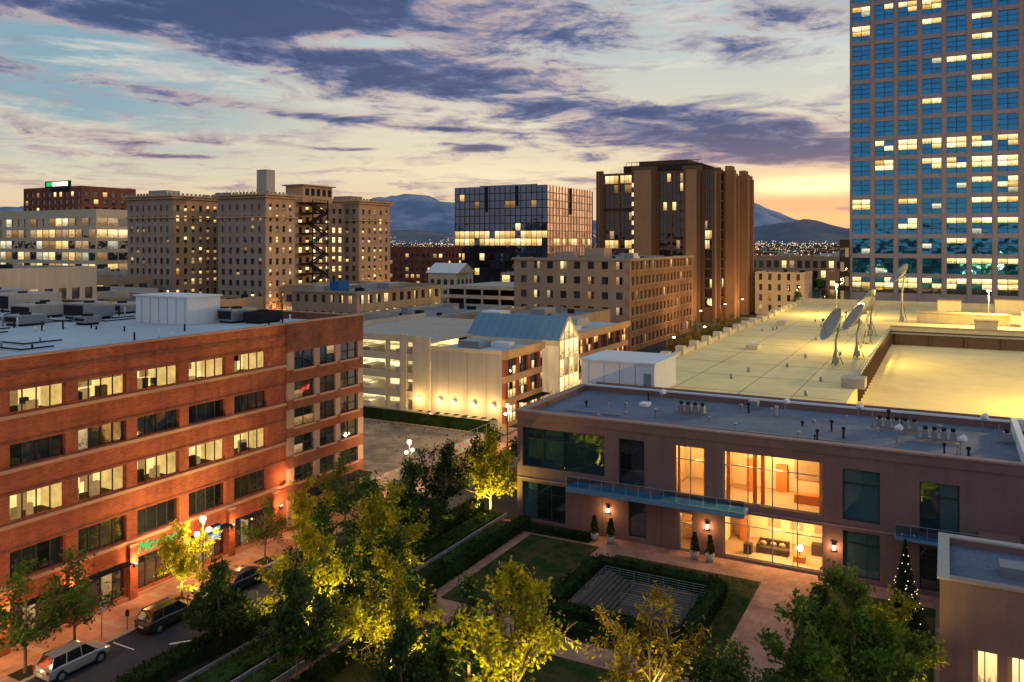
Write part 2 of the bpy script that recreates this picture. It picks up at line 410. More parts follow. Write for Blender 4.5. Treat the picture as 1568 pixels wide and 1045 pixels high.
# ---------------------------------------------------------------- ground, road, paving
mb=MB(); mb.face([(-45000,-8000,0),(45000,-8000,0),(45000,60000,0),(-45000,60000,0)],'ground'); mb.build('ground')
mb=MB(); mb.face([(-53.5,-60,.008),(-46.5,-60,.008),(-46.5,300,.008),(-53.5,300,.008)],'asph'); mb.face([(-46.5,78,.008),(-42,78,.008),(-42,300,.008),(-46.5,300,.008)],'asph')
for yy in range(-3,50,6): mb.face([(-50.9,yy*6.,.014),(-50.75,yy*6.,.014),(-50.75,yy*6.+3,.014),(-50.9,yy*6.+3,.014)],'paint')
for yy in (32.2,38.6,45.6,52.2): mb.face([(-53.4,yy,.014),(-51.1,yy,.014),(-51.1,yy+.12,.014),(-53.4,yy+.12,.014)],'paint')
mb.face([(-49.6,40.5,.014),(-47.0,43.6,.014),(-46.9,43.4,.014),(-49.5,40.3,.014)],'paint')
mb.build('road')
mb=MB(); mb.box(-58.4,-53.8,-60,190,0,.13,'paver'); mb.box(-53.8,-53.5,-60,190,0,.14,'kerb')
for yy in range(30,76,5): mb.box(-57.9,-54.6,yy,yy+.5,.1,.136,'walk')
for yy in (33,36.5,45.3,54.8,60.2,66): mb.box(-55.3,-53.9,yy-.8,yy+.8,.1,.15,'soil')
mb.build('sidewalk')
mb=MB(); mb.face([(-112,74,.02),(-59,74,.02),(-59,113,.02),(-112,113,.02)],'dirt')
for i in range(120):
    xx=rnd.uniform(-100,-61);yy=rnd.uniform(78,106); rr=rnd.uniform(.12,.5); mb.ball((xx,yy,.0),rr,'dirt',6,4,1.6,1,.35)
for i in range(900):
    xx=rnd.uniform(-100,-61);yy=rnd.choice([rnd.uniform(76,80),rnd.uniform(103,107),rnd.uniform(76,107)]); q=rnd.uniform(.15,.4); a=rnd.random()*6; mb.face([(xx,yy,.02),(xx+q*.5*math.cos(a),yy+q*.5*math.sin(a),.02),(xx+.05,yy,.02+q)],'leafD')
mb.build('vacant_lot_dirt')
mb=MB(); mb.box(-46.5,30,-40,75.2,0,.05,'paver')
mb.box(-46.8,-46.5,-40,78,0,.15,'kerb')
mb.build('courtyard_paving')
mb=MB()
for a in [(-27,-14,67.4,71.3),(-27,-14,54.5,57.2),(-16,-14,57.2,67.4),(-36.4,-29.2,56,72.3),(-36.4,-14,40,51.8),(-9.4,-.8,38,72.5)]:
    mb.box(a[0],a[1],a[2],a[3],.03,.13,'lawn')
for i in range(12000):
    a=rnd.choice([(-27,-14,67.4,71.3),(-36.4,-29.2,56,72.3),(-16,-14,57.2,67.4),(-36.4,-14,44,51.8)])
    xx=rnd.uniform(a[0],a[1]);yy=rnd.uniform(a[2],a[3]);h=rnd.uniform(.03,.11);t=rnd.random()*6.28
    mb.face([(xx,yy,.12),(xx+.06*math.cos(t),yy+.06*math.sin(t),.12),(xx+rnd.uniform(-.04,.04),yy,.13+h)],'leafC')
mb.build('lawn')
mb=MB()
for a in [(-46.4,-44.2,20,76),(-43.8,-41.2,24,76),(-40.8,-38.9,24,74)]:
    mb.box(a[0],a[1],a[2],a[3],.03,.30,'soil')
    mb.box(a[1],a[1]+.14,a[2],a[3],.03,.42,'kerb')
mb.build('planting_beds')
mb=MB()
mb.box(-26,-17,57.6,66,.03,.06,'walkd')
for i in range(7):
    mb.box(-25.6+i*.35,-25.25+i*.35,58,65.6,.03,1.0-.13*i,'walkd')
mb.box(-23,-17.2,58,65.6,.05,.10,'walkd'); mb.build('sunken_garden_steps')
mb=MB()
for (xa,xb,ya,yb) in [(-26,-17,66,66),(-26,-26,57.6,66),(-17,-17,57.6,66),(-23,-18,64.2,64.2),(-23,-18,61.5,61.5)]:
    L=max(xb-xa,yb-ya); n=int(L/1.2)
    for i in range(n+1):
        t=i/n; px,py=xa+(xb-xa)*t,ya+(yb-ya)*t; mb.tube((px,py,.05),(px,py,1.1),.03,.03,6,'metal')
    for zz_ in (.3,.5,.7,.9,1.1): mb.tube((xa,ya,zz_),(xb,yb,zz_),.02,.02,6,'metal')
mb.build('garden_railing')
def hedge(name,pts,wd,h,dens=42,mat='hedge',z0=.05,ls=1.):
    mb=MB(); 
    for k in range(len(pts)-1):
        a=Vector((*pts[k],0)); b=Vector((*pts[k+1],0)); d=(b-a); L=d.length; d.normalize(); nn=Vector((-d.y,d.x,0))
        c=[a-nn*wd*.46,b-nn*wd*.46,b+nn*wd*.46,a+nn*wd*.46]; lo=[(p.x,p.y,z0) for p in c]; hi=[(p.x,p.y,h*.93) for p in c]
        mb.face(hi,mat)
        for i in range(4): mb.face([lo[i],lo[(i+1)%4],hi[(i+1)%4],hi[i]],mat)
        for i in range(int(L*(wd+2*h)*dens)):
            s_=rnd.uniform(0,L); t=rnd.uniform(-(wd/2+h),wd/2+h)
            if abs(t)<wd/2: p=a+d*s_+nn*t+Vector((0,0,h))
            else: p=a+d*s_+nn*math.copysign(wd/2,t)+Vector((0,0,h-(abs(t)-wd/2)))
            p+=Vector((rnd.gauss(0,.07),rnd.gauss(0,.07),rnd.gauss(0,.07)))
            u=Vector((rnd.gauss(0,1),rnd.gauss(0,1),rnd.gauss(0,1))).normalized(); v=u.orthogonal().normalized(); s=rnd.uniform(.06,.13)*ls
            mb.face([p-u*s,p+v*s*.6,p+u*s,p-v*s*.6],mat)
    return mb.build(name)
hedge('hedge',[(-38.1,53),(-38.1,74.5)],1.2,1.0)
hedge('hedge',[(-37.5,73.3),(-30.5,73.3)],.9,.8)
hedge('hedge',[(-27.3,67.0),(-16.4,67.0),(-16.4,57),(-27.3,57),(-27.3,67)],1.2,1.4)
hedge('hedge',[(-28.6,55.4),(-14.4,55.4)],1.1,.9)
hedge('hedge',[(-44.6,76),(-44.6,48),(-45.2,43),(-46.0,38),(-45.6,33),(-42.5,30)],1.5,1.4)
hedge('hedge',[(-36.7,55),(-36.7,38)],1.2,.9)
hedge('hedge',[(-9.2,71.5),(-9.2,55)],.9,.8)
hedge('ground_cover_planting',[(-42.5,30),(-42.5,75)],2.2,.48,16,'leafC',ls=1.5)
hedge('ground_cover_planting',[(-39.8,30),(-39.8,73)],1.5,.45,16,'leafC',ls=1.5)

# ---------------------------------------------------------------- red brick office building
def office_room(mb,face,c,ca,cb,a,b,th):
    bx,pt=fbox(mb,face,c); dp=3.6; e=.02
    s0,s1=ca-.3,cb+.3; lo,hi=a-.5,b+.25
    mb.face([pt(s0,-dp,lo),pt(s1,-dp,lo),pt(s1,-dp,hi),pt(s0,-dp,hi)],'off')
    mb.face([pt(s0,-dp,lo),pt(s0,-th-e,lo),pt(s0,-th-e,hi),pt(s0,-dp,hi)],'offs')
    mb.face([pt(s1,-dp,lo),pt(s1,-th-e,lo),pt(s1,-th-e,hi),pt(s1,-dp,hi)],'offs')
    mb.face([pt(s0,-dp,hi),pt(s1,-dp,hi),pt(s1,-th-e,hi),pt(s0,-th-e,hi)],'offs')
    mb.face([pt(s0,-dp,lo),pt(s1,-dp,lo),pt(s1,-th-e,lo),pt(s0,-th-e,lo)],'offd')
    for q in (-1.2,-2.6):
        bx(s0+.3,s0+1.9,q-.14,q+.14,hi-.08,hi-.03,'ceil'); bx(s1-2.1,s1-.5,q-.14,q+.14,hi-.08,hi-.03,'ceil')
    for k in range(4):
        q=rnd.uniform(s0+.2,s1-1.2); n=-rnd.uniform(1.2,3.0); bx(q,q+rnd.uniform(.3,.9),n-.4,n,lo,lo+rnd.uniform(.6,1.15),rnd.choice(['offm','offd','offm']))
    for k in range(3):
        q=rnd.uniform(s0+.2,s1-1.2); bx(q,q+rnd.uniform(.4,1.0),-3.55,-3.5,lo+.9,lo+rnd.uniform(1.3,2.0),rnd.choice(['offm','brickband']))
    q=rnd.uniform(s0+.6,s1-1.3)
    if rnd.random()<.7: bx(q,q+.75,-3.56,-3.5,lo,lo+2.0,'offm')
    if rnd.random()<.4: bx(ca,cb,-th-.12,-th-.08,b-rnd.uniform(.2,.5),b,'inw')
def brickroom(ci,ri):
    return office_room if (ci,ri) in LIT else None
LIT={(2,4),(3,4),(4,4),(5,4),(6,4),(5,2),(6,2),(4,2),(1,4),(0,4),(1,2),(3,2),(2,2)}
def brick_build():
    mb=MB(); x0,x1,y0,y1,z1=-128,-58.4,-30,73.4,20.8
    bays=[34.2-5.14*k for k in range(2,0,-1)]+[34.2+5.14*k for k in range(5)]
    colsE=[(b,b+4.15) for b in bays]
    rows=[(.5,3.3),(5.0,7.1),(9.2,11.1),(13.1,14.7),(16.9,18.5)]
    mb.box(x0,x0+.45,y0,y1-.45,0,z1,'brick2'); mb.box(x0,x1-.45,y1-.45,y1,0,z1,'brick2')
    mb.box(x0+.45,x1-.5,y0,y0+.45,0,z1,'brick2')
    mb.box(x0+.46,x1-4.4,y0+.46,y1-.46,0,z1-1.0,'offd')
    mb.box(x0+.455,x1-.46,y0+.455,y1-.455,z1-.98,z1-.75,'roofl')
    def dk(i,j,k,l):
        if j==3 and rnd.random()<.15: return 'litd'
        if j==0 and rnd.random()<.35: return 'litd'
        if j==1 and rnd.random()<.06: return 'litd'
        return 'gdark'
    facade(mb,'E',x1,y0,61.5,0,z1,colsE,rows,'brick',.5,dk,(4,1),room=brickroom,mw=.08)
    rows2=[(.5,3.2),(4.7,6.3),(7.6,9.4),(10.4,12.2),(13.2,14.9),(16.2,18.0)]
    dk2=lambda i,j,k,l:'litd' if rnd.random()<.07 else 'gdark'
    facade(mb,'E',x1+.25,61.5,73.4,0,z1+.05,[(62.4,65.4),(66.2,68.7),(69.5,72.5)],rows2,'brick2',.75,dk2,(2,2),sill='brickband',mw=.09,pier='condo2',rec=.35)
    bx,pt=fbox(mb,'E',x1)
    for a,b in rows:
        bx(y0,61.48,.002,.14,a-.36,a-.10,'brickband'); 
        if a>4: bx(y0,61.48,.002,.06,b+.10,b+.24,'brick2')
    bx(y0,61.48,-.5,.12,z1+.002,z1+.12,'brickband'); mb.box(x1-.5,x1+.37,61.5,73.5,z1+.053,z1+.17,'brickband'); mb.box(x0,x1-.5,y1-.5,y1+.1,z1+.002,z1+.12,'brickband')
    bx(y0,61.48,.002,.05,z1-1.2,z1-.9,'brick2')
    for b in bays+[59.9+.45]:
        bx(b-.85,b-.15,.003,.28,0,4.4,'brick'); bx(b-.9,b-.1,.01,.34,4.402,4.6,'brickband')
    for b in bays:
        bx(b+.3,b+3.9,.3,1.2,3.35,3.42,'dark')
    mb.box(x1+.30,x1+2.2,63,72.6,3.45,3.6,'dark')
    mb.box(-81,-72.6,61.5,66,z1-.74,23.0,'white'); mb.box(-81.2,-72.4,61.3,66.2,23.002,23.15,'white')
    for q in range(6): mb.box(-80+q*1.4,-79.95+q*1.4,61.47,61.499,z1-.7,22.9,'metal')
    for (xa,xb,ya,yb,h,m) in [(-72,-69.6,65,68.5,1.3,'metal'),(-69,-66.5,66,69.5,1.0,'dark'),(-92,-88,60,64,1.6,'metal'),(-99,-95,58,63,1.3,'conc'),(-104,-101,63,66,1.1,'metal'),(-87,-84,66,70,1.2,'dark'),(-112,-106,62,69,2.0,'conc'),(-96,-91,67,71,1.0,'metal'),(-120,-115,64,70,2.2,'metal'),(-78,-75,69,71.5,.8,'dark'),(-90,-87,52,55,.9,'metal'),(-102,-97,48,51,1.0,'bluebox'),(-84,-82,56,58,.7,'metal'),(-95,-90,55,56,.6,'dark')]:
        mb.box(xa,xb,ya,yb,z1-.5,z1-.5+h,m); mb.box(xa+.2,xb-.2,ya+.2,yb-.2,z1-.74,z1-.502,'dark')
        mb.box(xa+.2,xb-.2,ya-.02,ya-.003,z1-.3,z1-.7+h,'dark')
        mb.tube(((xa+xb)/2,(ya+yb)/2,z1-.5+h),((xa+xb)/2,(ya+yb)/2,z1-.3+h),.6,.6,12,'dark',True)
    for i in range(60):
        xx=rnd.uniform(-112,-61.5);yy=rnd.uniform(34,72); mb.tube((xx,yy,z1-.75),(xx,yy,z1-.75+rnd.uniform(.3,1.1)),.09,.09,7,rnd.choice(['metal','dark','white']),True)
    for i in range(12):
        xx=rnd.uniform(-100,-64); yy=rnd.uniform(40,70); L=rnd.uniform(5,16); mb.tube((xx,yy,z1-.6),(xx-L,yy,z1-.6),.08,.08,6,rnd.choice(['metal','dark']))
        mb.tube((xx,yy,z1-.62),(xx,yy+rnd.uniform(2,9),z1-.62),.07,.07,6,'dark')
    mb.tube((-70,68,z1-.7),(-70,68,z1+3.2),.05,.03,6,'metal'); mb.tube((-86,62,z1-.7),(-86,62,z1+2.4),.05,.03,6,'metal')
    return mb.build('brick_office_building')
brick_build()
for i,yy in enumerate([28.6,33.75,38.85,44.0,49.15,54.25,60.4]):
    mb=MB(); mb.box(-58.1,-57.85,yy-.15,yy+.15,2.75,3.05,'dark'); mb.box(-58.05,-57.9,yy-.1,yy+.1,3.052,3.07,'bulb'); o=mb.build('wall_sconce')
    light('sconce_light',(-57.6,yy,3.3),[120,160,230,220,120,100,200][i],(1,.45,.15),.1,parent=o)
    light('sconce_light_low',(-57.3,yy,2.3),80,(1,.48,.17),.1,parent=o)
mb=MB(); mb.box(-58.1,-57.9,60.75,61.05,5.2,5.4,'dark'); o=mb.build('wall_sconce'); light('sconce_light_high',(-57.5,60.9,5.7),200,(1,.45,.15),.2,parent=o)
def text(name,body,loc,size,mat,rot,ext=.04):
    c=bpy.data.curves.new(name,'FONT'); c.body=body; c.size=size; c.extrude=ext; c.shear=.3; c.align_x='CENTER'
    o=bpy.data.objects.new(name,c); sc.collection.objects.link(o); c.materials.append(M[mat]); o.location=loc; o.rotation_euler=rot; return o
text('restaurant_sign',"Morton's",(-57.95,46.4,3.75),1.25,'green',(math.pi/2,0,math.pi/2))
text('neon_window_sign',"grill",(-58.1,63.9,13.9),.75,'redl',(math.pi/2,0,math.pi/2))
mb=MB(); mb.box(-57.9,-57.5,51.5,52.3,2.6,3.7,'bluel'); mb.box(-58.38,-57.9,51.8,52.0,3.3,3.4,'dark'); mb.box(-57.92,-57.48,51.45,52.35,3.702,3.78,'dark'); mb.build('shop_blade_sign')

# ---------------------------------------------------------------- residence building on the right with courtyard
YF=75.3; XW=-39.5; ZR=11.6
def lroom(mb,ca,cb,a,b,dp=5.5):
    y=YF+.5
    mb.face([(ca-.6,y+dp,a),(cb+.6,y+dp,a),(cb+.6,y+dp,b+.3),(ca-.6,y+dp,b+.3)],'inw')
    for s_ in (ca-.6,cb+.6): mb.face([(s_,y,a),(s_,y+dp,a),(s_,y+dp,b+.3),(s_,y,b+.3)],'inw')
    mb.face([(ca-.6,y,a-.01),(cb+.6,y,a-.01),(cb+.6,y+dp,a-.01),(ca-.6,y+dp,a-.01)],'tan')
    mb.face([(ca-.6,y,b+.3),(cb+.6,y,b+.3),(cb+.6,y+dp,b+.3),(ca-.6,y+dp,b+.3)],'inw')
mb=MB()
x1=40
ops_up=[(-38.9,-29.8,5.9,9.9,'gcondo',4),(-28.3,-25.7,5.3,9.9,'gdark',2),(-22.7,-19.8,5.3,9.9,'R',2),(-18.1,-9.5,5.3,9.9,'R',4),(-7.9,-5.0,5.2,9.6,'gcondo',1),(-2.0,.9,5.1,9.3,'gcondo',2),(6,9,5.1,9.3,'gcondo',2)]
ops_lo=[(-38.9,-34,.5,4.3,'gcondo',3),(-27.3,-25.5,.5,3.9,'gdark',1),(-22.3,-21.0,.1,3.6,'R',1),(-18.1,-9.5,.3,4.4,'R',4),(-7.9,-5.0,.4,4.3,'gcondo',1),(-2.0,.9,.4,4.0,'gdark',2)]
def strip(ops,z0,z1):
    ps=XW
    for (a,b,lo,hi,mt,n) in ops:
        mb.box(ps,a,YF,YF+.5,z0,z1,'condo'); ps=b
        mb.box(a,b,YF,YF+.5,z0,lo,'condo'); mb.box(a,b,YF,YF+.5,hi,z1,'condo')
        for k in range(n):
            u=rnd.randint(0,99); qa=a+(b-a)*k/n; qb=a+(b-a)*(k+1)/n
            mb.face([(qa,YF+.3,lo),(qb,YF+.3,lo),(qb,YF+.3,hi),(qa,YF+.3,hi)],'clear' if mt=='R' else mt,[(u+.01,u+.01),(u+.99,u+.01),(u+.99,u+.99),(u+.01,u+.99)])
        for i in range(n+1):
            q=a+(b-a)*i/n; q=min(max(q,a+.05),b-.05); mb.box(q-.045,q+.045,YF+.2,YF+.298,lo,hi,'frame' if mt!='R' else 'metal')
        for q in (lo+.05,hi-.05,lo+(hi-lo)*.72): mb.box(a,b,YF+.19,YF+.297,q-.04,q+.04,'frame' if mt!='R' else 'metal')
    mb.box(ps,x1,YF,YF+.5,z0,z1,'condo')
strip(ops_lo,0,4.75); strip(ops_up,4.75,ZR-.9)
mb.box(XW-.1,x1,YF-.12,YF+.5,ZR-.898,ZR-.1,'condo'); mb.box(XW-.2,x1,YF-.22,YF+.6,ZR-.098,ZR+.06,'condo2')
for q in range(-36,38,6): mb.box(q-.02,q+.02,YF-.004,YF-.001,0,4.54,'frame'); mb.box(q+.08-.02,q+.08,YF-.004,YF-.001,9.95,ZR-.9,'frame')
mb.box(XW,x1,YF-.05,YF-.002,4.55,4.70,'condo2')
mb.box(XW,XW+.5,YF+.5,92.3,0,ZR-.1,'condo'); mb.box(XW-.2,XW+.6,YF+.6,92.6,ZR-.098,ZR+.06,'condo2')
mb.box(XW+.5,x1,92.3,92.7,0,ZR,'condo'); mb.box(XW+.6,x1,92.2,92.8,ZR+.002,ZR+.16,'white')
mb.box(x1-.4,x1,YF+.5,92.3,0,ZR-.1,'condo')
mb.box(XW+.5,x1-.4,YF+6.6,92.3,0,ZR-.95,'offd')
mb.box(XW+.502,x1-.402,YF+.502,92.298,ZR-.94,ZR-.62,'roofd')
lroom(mb,-22.7,-19.8,5.3,9.9); lroom(mb,-18.1,-9.5,5.3,9.9); lroom(mb,-18.1,-9.5,.3,4.4); lroom(mb,-22.3,-21,.1,3.6,3)
mb.box(-16.9,-16.2,YF+4,YF+4.3,5.3,8.4,'wood'); mb.box(-14.4,-13.4,YF+5.3,YF+5.9,5.3,7.8,'wood')
mb.box(-12.8,-10.4,YF+5.8,YF+5.95,6.6,8.6,'tan'); mb.box(-12.3,-10.2,YF+2.4,YF+3.4,5.3,6.1,'wood'); mb.box(-20.9,-20.2,YF+4.8,YF+5,5.3,8,'wood')
for q in (-18.0,-15.6,-14.9,-9.9): mb.box(q,q+.35,YF+.62,YF+.75,5.3,9.9,'wood')
for q in (-22.6,-20.1): mb.box(q,q+.25,YF+.62,YF+.75,5.3,9.9,'wood')
mb.box(-15.5,-12.8,YF+2.2,YF+3.2,.3,.85,'offd'); mb.box(-15.5,-12.8,YF+3.0,YF+3.3,.85,1.4,'offd'); mb.box(-15.6,-15.3,YF+2.1,YF+3.3,.3,1.1,'offd')
for q in (-15.1,-14.2,-13.4): mb.ball((q,YF+2.85,1.05),.3,'tanlit',8,6,1,.4,.8)
mb.box(-12.2,-11.2,YF+1.4,YF+2.2,.3,.8,'wood'); mb.ball((-11.7,YF+1.8,1.5),.3,'bulb',10,8); mb.tube((-11.7,YF+1.8,.8),(-11.7,YF+1.8,1.3),.05,.05,6,'dark')
mb.box(-17.6,-16.9,YF+4.6,YF+5.6,.3,3.0,'wood'); mb.box(-16.6,-15.9,YF+1.3,YF+2.0,.3,1.2,'offd'); mb.box(-11,-9.9,YF+3.8,YF+4.6,.3,1.3,'offd')
for q in (-15.2,-13.2,-11): mb.box(q,q+1.1,YF+5.85,YF+5.97,1.7,2.9,'tan'); mb.ball((q+.5,YF+3,4.2),.12,'bulb',8,6)
for q in (.6,1.3,2.0,2.7): mb.box(-22.3,-21.0,YF+2.4,YF+2.8,q,q+.08,'wood')
mb.box(-33,-15.8,73.2,YF-.053,4.72,5.02,'blueroof'); mb.box(-33.02,-15.78,73.18,73.24,4.60,5.08,'blueroof')
for i in range(15):
    q=-33+17.2*i/14; mb.tube((q,73.3,5.02),(q,73.3,6.1),.03,.03,6,'metal')
mb.tube((-33,73.3,6.1),(-15.8,73.3,6.1),.035,.035,6,'metal')
for i in range(14):
    q=-33+17.2*i/14; mb.face([(q+.06,73.3,5.12),(q+1.17,73.3,5.12),(q+1.17,73.3,6.02),(q+.06,73.3,6.02)],'rail')
mb.tube((-15.8,73.3,6.1),(-15.8,YF,6.1),.035,.035,6,'metal')
mb.box(-3.8,2.2,74.0,YF-.053,4.6,4.8,'blueroof')
for i in range(6):
    q=-3.8+6*i/5; mb.tube((q,74.05,4.8),(q,74.05,5.9),.03,.03,6,'metal')
mb.tube((-3.8,74.05,5.9),(2.2,74.05,5.9),.03,.03,6,'metal'); mb.face([(-3.7,74.05,4.9),(2.1,74.05,4.9),(2.1,74.05,5.8),(-3.7,74.05,5.8)],'rail')
zr=ZR-.62
def vent(x_,y_,h=.7,r=.18,m='metal'):
    mb.tube((x_,y_,zr),(x_,y_,zr+h),r*.5,r*.5,8,m); mb.tube((x_,y_,zr+h),(x_,y_,zr+h+.22),r,r*.85,10,m,True)
for i in range(34): vent(rnd.uniform(-36,18),rnd.uniform(77.5,91),rnd.uniform(.25,.9),rnd.uniform(.1,.22),rnd.choice(['metal','dark','conc']))
for (cx,cy,n) in [(-25,84,4),(-6,86,5),(-2,83,4),(4.5,85,1)]:
    for i in range(n):
        mb.box(cx+i*.75,cx+i*.75+.5,cy,cy+.9,zr+.25,zr+1.0,'metal'); mb.tube((cx+i*.75+.25,cy+.45,zr+1.0),(cx+i*.75+.25,cy+.45,zr+1.3),.2,.2,8,'dark',True)
    mb.tube((cx-.6,cy+.4,zr+.2),(cx+n*.75+.4,cy+.4,zr+.2),.07,.07,6,'metal')
    mb.tube((cx-.4,cy+.2,zr),(cx-.4,cy+.2,zr+1.7),.04,.04,6,'metal')
for (cx,cy) in [(-28,88),(-15,89),(-4,81),(3,90),(1,79),(-8,90)]:
    mb.tube((cx,cy,zr),(cx,cy,zr+1.3),.05,.05,6,'metal'); mb.tube((cx,cy,zr+1.3),(cx+.35,cy-.25,zr+1.55),.28,.30,10,'white',True)
mb.box(-36,-30,80,80.15,zr,zr+.15,'metal'); mb.box(-22,-8,78.8,78.95,zr,zr+.12,'metal'); mb.box(-19,-18,90,91,zr,zr+.9,'metal'); mb.box(-30,-29,86,87.4,zr,zr+.3,'white')
mb.box(5.4,5.9,77,92.1,zr,ZR+.55,'white'); mb.box(5.9,24,91.5,92.1,zr,ZR+.5,'white'); mb.box(5.95,24,77,91.4,zr+.003,zr+.06,'dark')
for q in (8,11.5,15): 
    mb.box(q,q+2.2,82,84.2,zr+.1,zr+1.3,'metal'); mb.tube((q+1.1,83.1,zr+1.3),(q+1.1,83.1,zr+1.5),.8,.8,14,'dark',True); mb.box(q+.2,q+2,81.9,81.99,zr+.3,zr+1.2,'dark')
res=mb.build('courtyard_residence_building')
for (l,e) in [((-13.8,YF+2.8,9.3),1200),((-16.2,YF+2,9.2),380),((-21.2,YF+2.5,9.2),550),((-13.8,YF+2.6,3.9),1500),((-11,YF+1.6,3.4),400),((-21.6,YF+1.4,3.2),120)]:
    light('room_light',l,e,(1,.66,.25),.35,parent=res)
for xx in (-29.4,-19.6,-8.6):
    mb=MB(); mb.box(xx-.12,xx+.12,YF-.26,YF-.02,2.55,2.95,'bulb'); mb.box(xx-.16,xx+.16,YF-.30,YF-.004,2.952,3.02,'dark'); mb.box(xx-.16,xx+.16,YF-.30,YF-.004,2.48,2.548,'dark')
    o=mb.build('wall_lantern'); light('lantern_light',(xx,YF-.55,2.7),110,(1,.5,.18),.1,parent=o)
mb=MB(); xa,xb,ya,yb,zt=-.4,30,57.7,66.3,8.0
fac_cols=[(1.4,2.7),(3.2,4.5),(7,8.4),(9,10.4)]
facade(mb,'S',ya,xa,xb,0,zt,fac_cols,[(1.0,3.95)],'condo',.45,lambda *a:'litw',(1,1))
for (a,b) in fac_cols:
    mb.box(a,a+.3,ya+.25,ya+.3,1.0,3.95,'tanlit'); mb.box((a+b)/2-.03,(a+b)/2+.03,ya+.2,ya+.3,1.0,3.95,'wood')
mb.box(xa,xa+.45,ya+.45,yb,0,zt,'condo'); mb.box(xa+.45,xb,yb-.45,yb,0,zt,'condo'); mb.box(xa+.45,xb,ya+.6,yb-.45,0,zt-.6,'roofg'); mb.box(xa+.455,xb,ya+.455,yb-.455,zt-.598,zt-.45,'roofd')
mb.box(xa-.15,xa+.55,ya-.15,yb+.15,zt+.002,zt+.14,'conc'); mb.box(xa+.55,xb,ya-.15,ya+.5,zt+.002,zt+.14,'condo2'); mb.box(xa+.55,xb,yb-.5,yb+.15,zt+.002,zt+.14,'conc')
mb.box(2.2,5,yb,YF-.1,0,6.0,'condo'); mb.box(3,4.6,61,62.6,zt-.45,zt+.2,'metal')
o=mb.build('courtyard_residence_wing')
light('window_spill',(3,56.4,2.6),25,(1,.6,.25),.5,parent=o)
def planter(xx,yy):
    mb=MB(); mb.tube((xx,yy,.05),(xx,yy,.75),.32,.45,12,'conc',True)
    for i in range(420):
        t=rnd.random(); h=.75+t*1.7; r_=.5*(1-t*.75)*rnd.random()**.5; a=rnd.random()*6.28; p=Vector((xx+r_*math.cos(a),yy+r_*math.sin(a),h)); u=Vector((rnd.gauss(0,1),rnd.gauss(0,1),rnd.gauss(0,1))).normalized(); v=u.orthogonal().normalized()
        mb.face([p-u*.1,p+v*.06,p+u*.1,p-v*.06],'hedge')
    mb.build('potted_shrub')
for xx in (-30.3,-28.6,-20.4,-19.0): planter(xx,73.9)

# ---------------------------------------------------------------- big cream roof structure
mb=MB(); zc=11.0
mb.box(-37.8,-10,92.9,254,0,zc,'roofc'); mb.box(-9.99,130,178,254,0,zc-.004,'roofc'); mb.box(-9.98,130,92.9,177.7,0,8.9,'roofc')
mb.box(-10.0,130,177.6,177.99,8.9,zc+.6,'rust'); 
mb.box(-10.5,-10.02,112,178,zc+.002,zc+.9,'conc')
mb.box(-37.8,130,92.82,93.2,zc+.003,zc+.95,'condo'); mb.box(-9.9,130,92.8,93.25,8.9,zc+.9,'condo')
mb.box(-38.1,-37.4,93.2,254,zc+.003,zc+.75,'concw')
for i in range(20):
    yy=104+i*7.9; mb.box(-38.4,-37.1,yy,yy+1.5,zc+.01,zc+1.45,'concw')
mb.box(-37.4,130,253.4,254,zc+.004,zc+1.6,'concw')
for (a,b,c,d,h) in [(0,130,215,219,1.6),(-6,12,204,209,2.2),(14,26,198,203,3.2),(30,60,205,212,2.6),(-2,3,222,228,4),(10,18,224,230,4.4),(-10,130,184,185,.8),(5,9,190,194,2),(20,24,222,226,3.5),(32,44,226,232,3.8)]:
    mb.box(a,b,c,d,zc,zc+h,'concw'); mb.box(a-.15,b+.15,c-.15,d+.15,zc+h+.002,zc+h+.2,'tan')
for i in range(14):
    q=-9+i*6; mb.box(q,q+.3,177.2,177.58,8.9,zc+.6,'rust')
mb.box(-10,130,176.9,177.2,zc+.1,zc+.4,'metal'); 
for i in range(26):
    yy=112+i*2.6; mb.box(-10.0,-9.6,yy,yy+.15,8.9,zc+.9,'rust'); mb.tube((-9.7,yy,zc+.9),(-9.7,yy,zc+1.9),.05,.05,6,'metal')
mb.tube((-9.7,112,zc+1.9),(-9.7,178,zc+1.9),.05,.05,6,'metal'); mb.tube((-9.7,112,zc+1.4),(-9.7,178,zc+1.4),.05,.05,6,'metal')
mb.box(-11.6,-8.9,108.5,111.8,zc,zc+1.2,'conc')
for yy in range(100,250,12): mb.box(-37.3,-10.6,yy,yy+.08,zc+.001,zc+.02,'tan')
for xx in (-30,-22,-16): mb.box(xx,xx+.08,93.3,253,zc+.003,zc+.024,'tan')
for i in range(24):
    xx=rnd.uniform(-34,-14);yy=rnd.uniform(100,240); mb.tube((xx,yy,zc),(xx,yy,zc+.6),.18,.18,8,'metal',True)
for (a,b,c,d) in [(-30,-28,140,143),(-20,-17,170,172),(-33,-31,185,189),(-25,-22,205,208)]: mb.box(a,b,c,d,zc,zc+.7,'concw')
mb.build('convention_hall_roof_building')
mb=MB(); mb.box(-40,-30.6,93.3,102,9,14.5,'white'); mb.box(-40.2,-30.4,93.1,102.2,14.502,14.7,'white')
for q in (-39,-37,-35,-33): mb.box(q,q+.06,93.27,93.298,11.2,14.4,'metal')
mb.box(-31.9,-31.0,93.2,93.297,11.2,13.4,'metal'); mb.build('rooftop_stair_enclosure')
